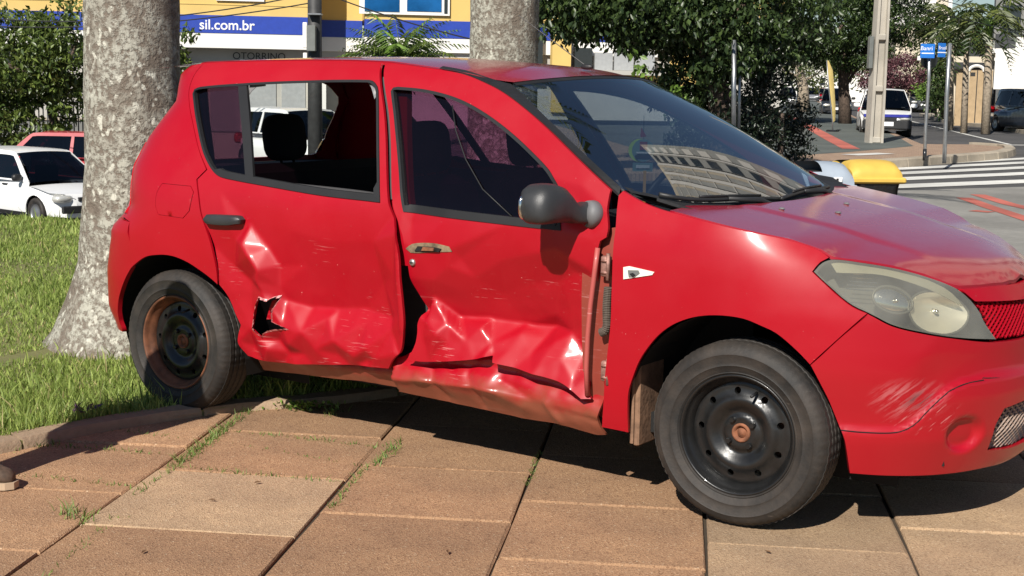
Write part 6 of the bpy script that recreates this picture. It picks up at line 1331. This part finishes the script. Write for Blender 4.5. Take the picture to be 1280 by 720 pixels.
# ================================================================ PARKED AND PASSING CARS
def small_car(lab, loc, rz, mat, L=3.9, Wd=1.66, H=1.48, kind='hatch', group=None, plate=True, low='trim', blueband=False, roofmat=None, wheelr=.30):
    t = thing('parked_car', lab, 'car', loc, rz, group); hw = Wd/2; f, b_ = L/2, -L/2; xf, xr_ = f-.78, b_+.62; belt = .60*H+.02; gl = H
    base = {'hatch': dict(hood=f-1.02, head=f-1.78, tail=b_+.30, tailb=b_+.06), 'suv': dict(hood=f-1.05, head=f-1.70, tail=b_+.35, tailb=b_+.05), 'pickup': dict(hood=f-1.25, head=f-1.95, tail=f-3.2, tailb=f-3.45), 'van': dict(hood=f-.75, head=f-1.5, tail=b_+.2, tailb=b_+.04)}[kind]; hd, he, ta, tb = base['hood'], base['head'], base['tail'], base['tailb']
    hz = belt-.10
    def w_(x, z): 
        v = np.clip(np.abs(x)/(L/2), 0, 1); e = (1-v**7)**(1/3.0); s_ = np.interp(z, [.15, .35, .6, belt, gl], [.93, .985, 1.0, .965, .74]); return hw*s_*e
    sm_ = lambda sd, off=0: (lambda X, Z, i: np.stack([X, sd*(w_(X, Z)-off-i), Z], 1))
    def arch(cx, r=wheelr+.055): return [(cx+r*math.cos(a), wheelr+r*math.sin(a)) for a in np.linspace(PI+.15, -.15, 13)]
    lowp = [(b_+.02, .32), (b_+.06, .24)]+[p for p in arch(xr_)]+[p for p in arch(xf)]+[(f-.06, .22), (f-.015, .34), (f-.02, .58), (f-.10, .68), (hd, hz), (hd+.02, belt-.02), (tb, belt), (b_+.02, belt-.12)] if kind != 'pickup' else [(b_+.02, .4), (b_+.06, .34)]+arch(xr_)+arch(xf)+[(f-.06, .30), (f-.015, .45), (f-.02, .72), (f-.10, .82), (hd, hz+.06), (hd, belt), (b_+.02, belt)]
    cab = [(hd+.02, belt-.018), (he, gl-.045), (he-.25, gl), (ta+.2, gl), (ta, gl-.05), (tb, belt+.002)]
    winf = [(hd-.22, belt+.02), (he-.06, gl-.10), (he-.20, gl-.085), ((he+ta)/2+.05, gl-.08), ((he+ta)/2+.08, belt+.02)]; winr = [((he+ta)/2-.02, belt+.02), ((he+ta)/2-.03, gl-.08), (ta+.28, gl-.09), (tb+.30, belt+.03)]
    for sd in (-1, 1):
        o = panel('body_side', lowp, sm_(sd), mat, t, res=.2, step=.12, th=.02, flip=sd > 0, raw=True); panel('cabin_side', cab, sm_(sd), mat, t, holes=[winf, winr], res=.2, step=.1, th=.02, flip=sd > 0)
        panel('side_window', winf, sm_(sd, .012), M['glass_car'], t, res=.3, th=0, step=.2, flip=sd > 0); panel('side_window', winr, sm_(sd, .012), M['glass_car'], t, res=.3, th=0, step=.2, flip=sd > 0)
        panel('sill_trim', [(xr_+wheelr+.08, .20), (xf-wheelr-.08, .20), (xf-wheelr-.08, .28), (xr_+wheelr+.08, .28)], sm_(sd, -.008), M['trim'], t, res=.3, th=.02, flip=sd > 0)
        for cx in (xf, xr_):
            wv = bpy.data.objects.new('wheel', None); COL.objects.link(wv); wv.parent = t; wv.location = (cx, sd*(hw-.10), wheelr); wv.rotation_euler = (0, 0, 0 if sd < 0 else PI)
            mb = MB(); r = wheelr; mb.lathe([(.62*r, -.07), (.8*r, -.085), (.95*r, -.08), (r, -.05), (r, .08), (.7*r, .08)], 28); mb.build('tyre', M['tyre'], wv, True); mb = MB(); mb.lathe([(.64*r, -.075), (.60*r, -.05), (.3*r, -.055), (.15*r, -.07), (0, -.07)], 24); mb.build('rim', M['polegrey'], wv, True)
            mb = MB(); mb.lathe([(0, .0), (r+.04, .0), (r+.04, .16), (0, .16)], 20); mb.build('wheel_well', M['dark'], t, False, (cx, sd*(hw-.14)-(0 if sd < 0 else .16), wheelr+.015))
        mb = MB(); mb.ball((hd-.25, sd*(hw+.08), belt+.07), (.07, .11, .075), 12, 8, .7); mb.build('door_mirror', M['trim'] if low == 'trim' else mat, t, True)
        mb = MB(); yb = sd*float(w_(0.3, belt-.12)); mb.box((.05, yb, belt-.10), (.09, .022, .016), bev=.006); mb.build('door_handle', M['trim'], t)
    def top(name, pr, m_, x_in=0, n=9, lift=0, par=None):
        V = []; F = []
        for x, z in pr:
            w0 = float(w_(np.clip(x, b_+.01, f-.01), z))-x_in; V += [(x-.0 if True else 0, w0*s, z+lift+.03*(1-s*s)*(1 if abs(x) < L/2-.15 else 0)) for s in np.linspace(-1, 1, n)]
        for i in range(len(pr)-1):
            for j in range(n-1): F.append((i*n+j, i*n+j+1, (i+1)*n+j+1, (i+1)*n+j))
        return obj(name, V, F, m_, par or t, smooth=True)
    top('bonnet', [(hd, hz if kind != 'pickup' else belt), (hd+.3, hz-.02 if kind != 'pickup' else belt-.02), (f-.35, hz-.10 if kind != 'pickup' else belt-.06), (f-.10, .70 if kind != 'pickup' else .84)], mat)
    top('nose', [(f-.10, .70 if kind != 'pickup' else .84), (f-.02, .60 if kind != 'pickup' else .75), (f-.012, .42), (f-.02, .32), (f-.06, .22)], mat); top('windscreen', [(hd+.02, belt-.03), (hd-.3, belt+.26), (he, gl-.045)], M['glass_car'], .05)
    top('roof', [(he, gl-.045), (he-.25, gl), (ta+.2, gl), (ta, gl-.05)], roofmat or mat); top('rear_window', [(ta, gl-.05), (tb, belt+.02)], M['glass_car'], .05); top('tail_panel', [(tb, belt+.02), (b_+.02, belt-.12), (b_+.015, .45), (b_+.06, .25)] if kind != 'pickup' else [(tb, belt-.02), (b_+.3, belt-.3), (b_+.02, belt), (b_+.02, .45), (b_+.06, .35)], mat)
    zb = .46 if kind != 'pickup' else .56
    for sd in (-1, 1):
        mb = MB(); mb.ball((f-.16, sd*(hw-.27), zb+.15), (.15, .20, .075), 14, 8, .6); mb.build('headlight', M['reflector'], t, True); mb = MB(); mb.ball((b_+.07, sd*(hw-.18), belt-.16), (.07, .12, .13), 12, 8, .6); mb.build('tail_light', M['redlamp'], t, True)
    mb = MB(); mb.box((f-.02, 0, zb-.07), (.035, hw-.18, .075), bev=.02); mb.build('lower_grille', M['trim'], t); mb = MB(); mb.box((f-.045, 0, zb+.13), (.045, .30, .045), bev=.015); mb.build('grille', M['trim'], t)
    if low == 'black': mb = MB(); mb.box((f-.025, 0, zb-.06), (.055, hw-.06, .15), bev=.04); mb.build('black_bumper', M['trim'], t)
    if plate: mb = MB(); mb.box((f+.032, 0, zb-.03), (.008, .20, .065)); mb.build('number_plate', M['whiteink'], t)
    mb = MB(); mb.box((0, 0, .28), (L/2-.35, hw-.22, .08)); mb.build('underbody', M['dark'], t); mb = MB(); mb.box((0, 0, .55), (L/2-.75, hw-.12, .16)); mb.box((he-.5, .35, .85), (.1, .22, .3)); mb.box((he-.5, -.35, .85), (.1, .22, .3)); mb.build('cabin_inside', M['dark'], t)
    return t
def road_at(u, d): p = W3(u, 100, d); rel = p[:2]-CAM[:2]; return (p[0], p[1], float(road_z(rel@RV, rel@FV)))
silver = simple('silver_paint', (.45, .46, .47), .3, .6, coat=.5); dgrey = simple('dark_grey_paint', (.06, .065, .075), .3, .4, coat=.5)
p = road_at(46, 30.5); small_car('white hatchback with dark windows parked beyond the lawn', (p[0], p[1], p[2]+.03), YAW-.72, M['white'], 3.95, 1.70, 1.50, 'hatch', 'parked cars', plate=False)
p = road_at(72, 38.5); t = small_car('red estate car with roof rails behind the white hatchback', (p[0], p[1], p[2]-.06), YAW+PI-.10, simple('old_red_paint', (.38, .03, .04), .35, coat=.5), 4.4, 1.72, 1.66, 'suv', 'parked cars')
p = road_at(376, 34); small_car('white car seen through the broken rear window', (p[0], p[1], p[2]), YAW-.9, M['white'], 3.9, 1.66, 1.50, 'van', 'parked cars', plate=False)
sdir = math.atan2(*(wp(4.2, 24.4)-wp(0, 0))[::-1])       # along the main street
toward = sdir+PI
zc = -.12
def mc(u, d): p = W3(u, 100, d); return (p[0], p[1], zc)
small_car('white and blue hatchback parked behind the concrete pole', mc(1107, 48), toward-.02, M['white'], 3.9, 1.66, 1.52, 'hatch', 'parked cars', low='black', blueband=True)
t = [o for o in bpy.data.objects if o.name.startswith('parked_car')][-1]
mb = MB(); mb.box((1.952, 0, .69), (.012, .74, .045), bev=.006); o = mb.build('blue_band', simple('dark_blue_vinyl', (.03, .035, .28), .3, coat=.5), t)
small_car('dark grey hatchback parked next to the street tree', mc(1046, 80), toward, dgrey, 3.9, 1.66, 1.5, 'hatch', 'parked cars'); small_car('silver hatchback facing us left of the pale tree trunk', mc(983, 108), toward, silver, 3.9, 1.66, 1.5, 'hatch', 'parked cars')
small_car('silver car far up the street', mc(1015, 150), toward, silver, 4.0, 1.66, 1.5, 'hatch', 'cars far up the street', plate=False); small_car('small red car far up the street', mc(1026, 160), toward, M['redlamp'], 4.0, 1.66, 1.5, 'hatch', 'cars far up the street', plate=False)
small_car('dark pickup coming down the street beside the blue sign', mc(1152, 98), toward, dgrey, 4.6, 1.75, 1.72, 'pickup', 'cars far up the street', wheelr=.36); small_car('dark blue car parked by the white wall at the right edge', mc(1299, 54), toward+.35, simple('navy_paint', (.03, .04, .06), .3, .3, coat=.6), 4.3, 1.75, 1.62, 'suv', 'parked cars')
# far-side kerb and verge of the main street
k2 = [W3(u, v, d)[:2] for u, v, d in ((1150, 125, 86), (1185, 129, 66), (1235, 134, 60), (1300, 140, 50))]
structure(sheet('far_verge', list(k2)+[W3(1420, 120, 62)[:2], W3(1300, 110, 92)[:2]], .02, M['kerb_far'], thick=.2))
# ================================================================ THE BYSTANDER at the left edge, whose shadow falls on the rear wheel
def person(loc, face):
    t = thing('person', 'bystander in brown shoes, jeans and dark shirt standing at the left edge', 'person', loc, face)
    def skin(name, pts, edges, rad, mat, root=0, sub=2):
        me = bpy.data.meshes.new(name); me.from_pydata(pts, edges, []); me.materials.append(mat); o = link(name, me, t); md = o.modifiers.new('skin', 'SKIN'); sv = me.skin_vertices[0].data
        for i, r in enumerate(rad): sv[i].radius = (r, r) if not isinstance(r, tuple) else r; sv[i].use_root = (i == root)
        md.use_smooth_shade = True; s = o.modifiers.new('sub', 'SUBSURF'); s.levels = sub; s.render_levels = sub; bpy.context.view_layer.update()
        m2 = bpy.data.meshes.new_from_object(o.evaluated_get(bpy.context.evaluated_depsgraph_get())); o.modifiers.clear(); o.data = m2; m2.polygons.foreach_set('use_smooth', np.ones(len(m2.polygons), bool)); return o
    sk_ = simple('skin', (.42, .24, .17), .55); jean = simple('denim', (.05, .075, .14), .9, var=.3, scale=30); shirt = simple('dark_shirt', (.05, .055, .065), .9); shoe = simple('brown_shoe', (.10, .065, .045), .8, var=.4, scale=40); sole = simple('tan_sole', (.45, .33, .22), .8); hairm = simple('dark_hair', (.012, .009, .007), .7)
    # x forward, y left. Continuous skin body: pelvis, spine, neck, head, arms, legs
    P = [(.04, 0, .93), (.07, 0, 1.10), (.10, 0, 1.30), (.12, 0, 1.43), (.135, 0, 1.50), (.145, 0, 1.58), (.145, 0, 1.68),
         (.12, .17, 1.41), (.08, .23, 1.16), (.11, .20, .96), (.12, -.17, 1.41), (.08, -.23, 1.16), (.12, -.21, .95),
         (.04, .095, .88), (.11, .16, .48), (.15, .22, .09), (.04, -.095, .88), (.02, -.10, .48), (0, -.10, .09)]
    E = [(0, 1), (1, 2), (2, 3), (3, 4), (4, 5), (5, 6), (3, 7), (7, 8), (8, 9), (3, 10), (10, 11), (11, 12), (0, 13), (13, 14), (14, 15), (0, 16), (16, 17), (17, 18)]
    Rr = [.105, .10, .11, .08, .05, .075, .07, .062, .045, .033, .062, .045, .033, .088, .058, .042, .088, .058, .042]
    body = skin('body', P, E, Rr, sk_)
    skin('trousers', [(.05, 0, 1.0), (.045, 0, .92), (.05, .092, .82), (.112, .16, .48), (.15, .22, .08), (.04, -.092, .82), (.022, -.10, .48), (0, -.10, .08)], [(0, 1), (1, 2), (2, 3), (3, 4), (1, 5), (5, 6), (6, 7)], [(.13, .16), (.14, .165), .115, .088, .075, .115, .088, .075], jean)
    skin('shirt', [(.045, 0, .86), (.07, 0, 1.12), (.10, 0, 1.30), (.12, 0, 1.42), (.12, .18, 1.40), (.10, .225, 1.24), (.12, -.18, 1.40), (.10, -.225, 1.24)], [(0, 1), (1, 2), (2, 3), (3, 4), (4, 5), (3, 6), (6, 7)], [.20, .19, .21, .135, .105, .09, .105, .09], shirt)
    mb = MB(); mb.ball((.145, 0, 1.625), (.098, .078, .118), 24, 16, .95); mb.ball((.243, 0, 1.615), (.018, .014, .022), 10, 8); mb.ball((.145, .08, 1.615), (.018, .012, .030), 8, 6); mb.ball((.145, -.08, 1.615), (.018, .012, .030), 8, 6); mb.build('face', sk_, t, True)
    mb = MB(); mb.ball((.130, 0, 1.665), (.104, .085, .092), 24, 14, .95); mb.build('hair', hairm, t, True)
    for sd in (-1, 1): mb = MB(); mb.ball((.230, sd*.03, 1.635), (.012, .012, .008), 8, 6); mb.build('eye', M['ink'], t, True)
    mb = MB(); mb.ball((.235, 0, 1.575), (.010, .024, .006), 8, 6); mb.build('mouth', simple('lip', (.30, .10, .09), .6), t, True)
    # hands: palm, four fingers and a thumb
    for nm, wv, dr, sd in (('hand', Vector((.11, .20, .96)), Vector((.15, -.05, -.98)), 1), ('hand', Vector((.12, -.21, .95)), Vector((.15, .05, -.98)), -1)):
        dr.normalize(); sdv = dr.cross(Vector((1, 0, .2))).normalized() if sd > 0 else dr.cross(Vector((0, 0, 1))).normalized(); bend = dr.cross(sdv).normalized()
        pts = [tuple(wv), tuple(wv+dr*.05), tuple(wv+dr*.085)]; ed = [(0, 1), (1, 2)]; rd = [(.022, .028), (.020, .036), (.016, .034)]
        for k, ln in enumerate((.068, .078, .072, .056)):
            o_ = sdv*(-.027+.018*k); b0 = len(pts); pts += [tuple(wv+dr*.09+o_), tuple(wv+dr*(.09+ln*.5)+o_+bend*.008), tuple(wv+dr*(.09+ln*.85)+o_+bend*.028)]; ed += [(2, b0), (b0, b0+1), (b0+1, b0+2)]; rd += [.009, .0085, .0075]
        b0 = len(pts); pts += [tuple(wv+dr*.03-sdv*.035+bend*.01), tuple(wv+dr*.062-sdv*.052+bend*.022), tuple(wv+dr*.088-sdv*.054+bend*.034)]; ed += [(1, b0), (b0, b0+1), (b0+1, b0+2)]; rd += [.011, .010, .008]
        skin(nm, pts, ed, rd, sk_, 1, 1)
    for sd in (-1, 1):
        y = sd*.10; sx = .15 if sd > 0 else 0; sy_ = .12 if sd > 0 else 0; V = []; F = []; n = 20; sec_ = [(-.09, .030, .085), (-.07, .036, .10), (0.0, .037, .105), (.06, .043, .085), (.13, .045, .060), (.175, .036, .045), (.195, .018, .030)]
        for x, hw, h in sec_:
            for j in range(n): th = 2*PI*j/n; c_, s_ = math.cos(th), math.sin(th); V.append((x, y+hw*math.copysign(abs(c_)**.7, c_), .022+max(0, (math.copysign(abs(s_)**.8, s_)*.5+.5))*h))
        for i in range(len(sec_)-1):
            for j in range(n): F.append((i*n+j, i*n+(j+1) % n, (i+1)*n+(j+1) % n, (i+1)*n+j))
        F += [tuple(range(n-1, -1, -1)), tuple((len(sec_)-1)*n+j for j in range(n))]; s = obj('shoe', V, F, shoe, t, smooth=True, loc=(sx, sy_, 0))
        V = []; F = []; prof = [(-.10, .034), (-.06, .04), (.0, .041), (.06, .047), (.13, .049), (.18, .04), (.205, .02)]; L1 = [(x, y-h) for x, h in prof]+[(x, y+h) for x, h in prof[::-1]]; m_ = len(L1); V = [(x, q, .002) for x, q in L1]+[(x, q, .026) for x, q in L1]; F = [tuple(range(m_-1, -1, -1)), tuple(range(m_, 2*m_))]+[(i, (i+1) % m_, m_+(i+1) % m_, m_+i) for i in range(m_)]; obj('sole', V, F, sole, s)
        for k in range(4): mb = MB(); mb.tube([(.02+.025*k, y-.022, .098-.010*k), (.025+.025*k, y, .106-.010*k), (.02+.025*k, y+.022, .098-.010*k)], .0035, 6); mb.build('lace', sole, s)
    return t
pp = at(20, 600, z=.03); fwd = np.array([.88, .47]); pp = pp[:2]-fwd*.344
pr_ = person((pp[0]+.47*.213, pp[1]-.88*.213, 0), math.atan2(fwd[1], fwd[0])); pr_.scale = (.97, .97, .97)
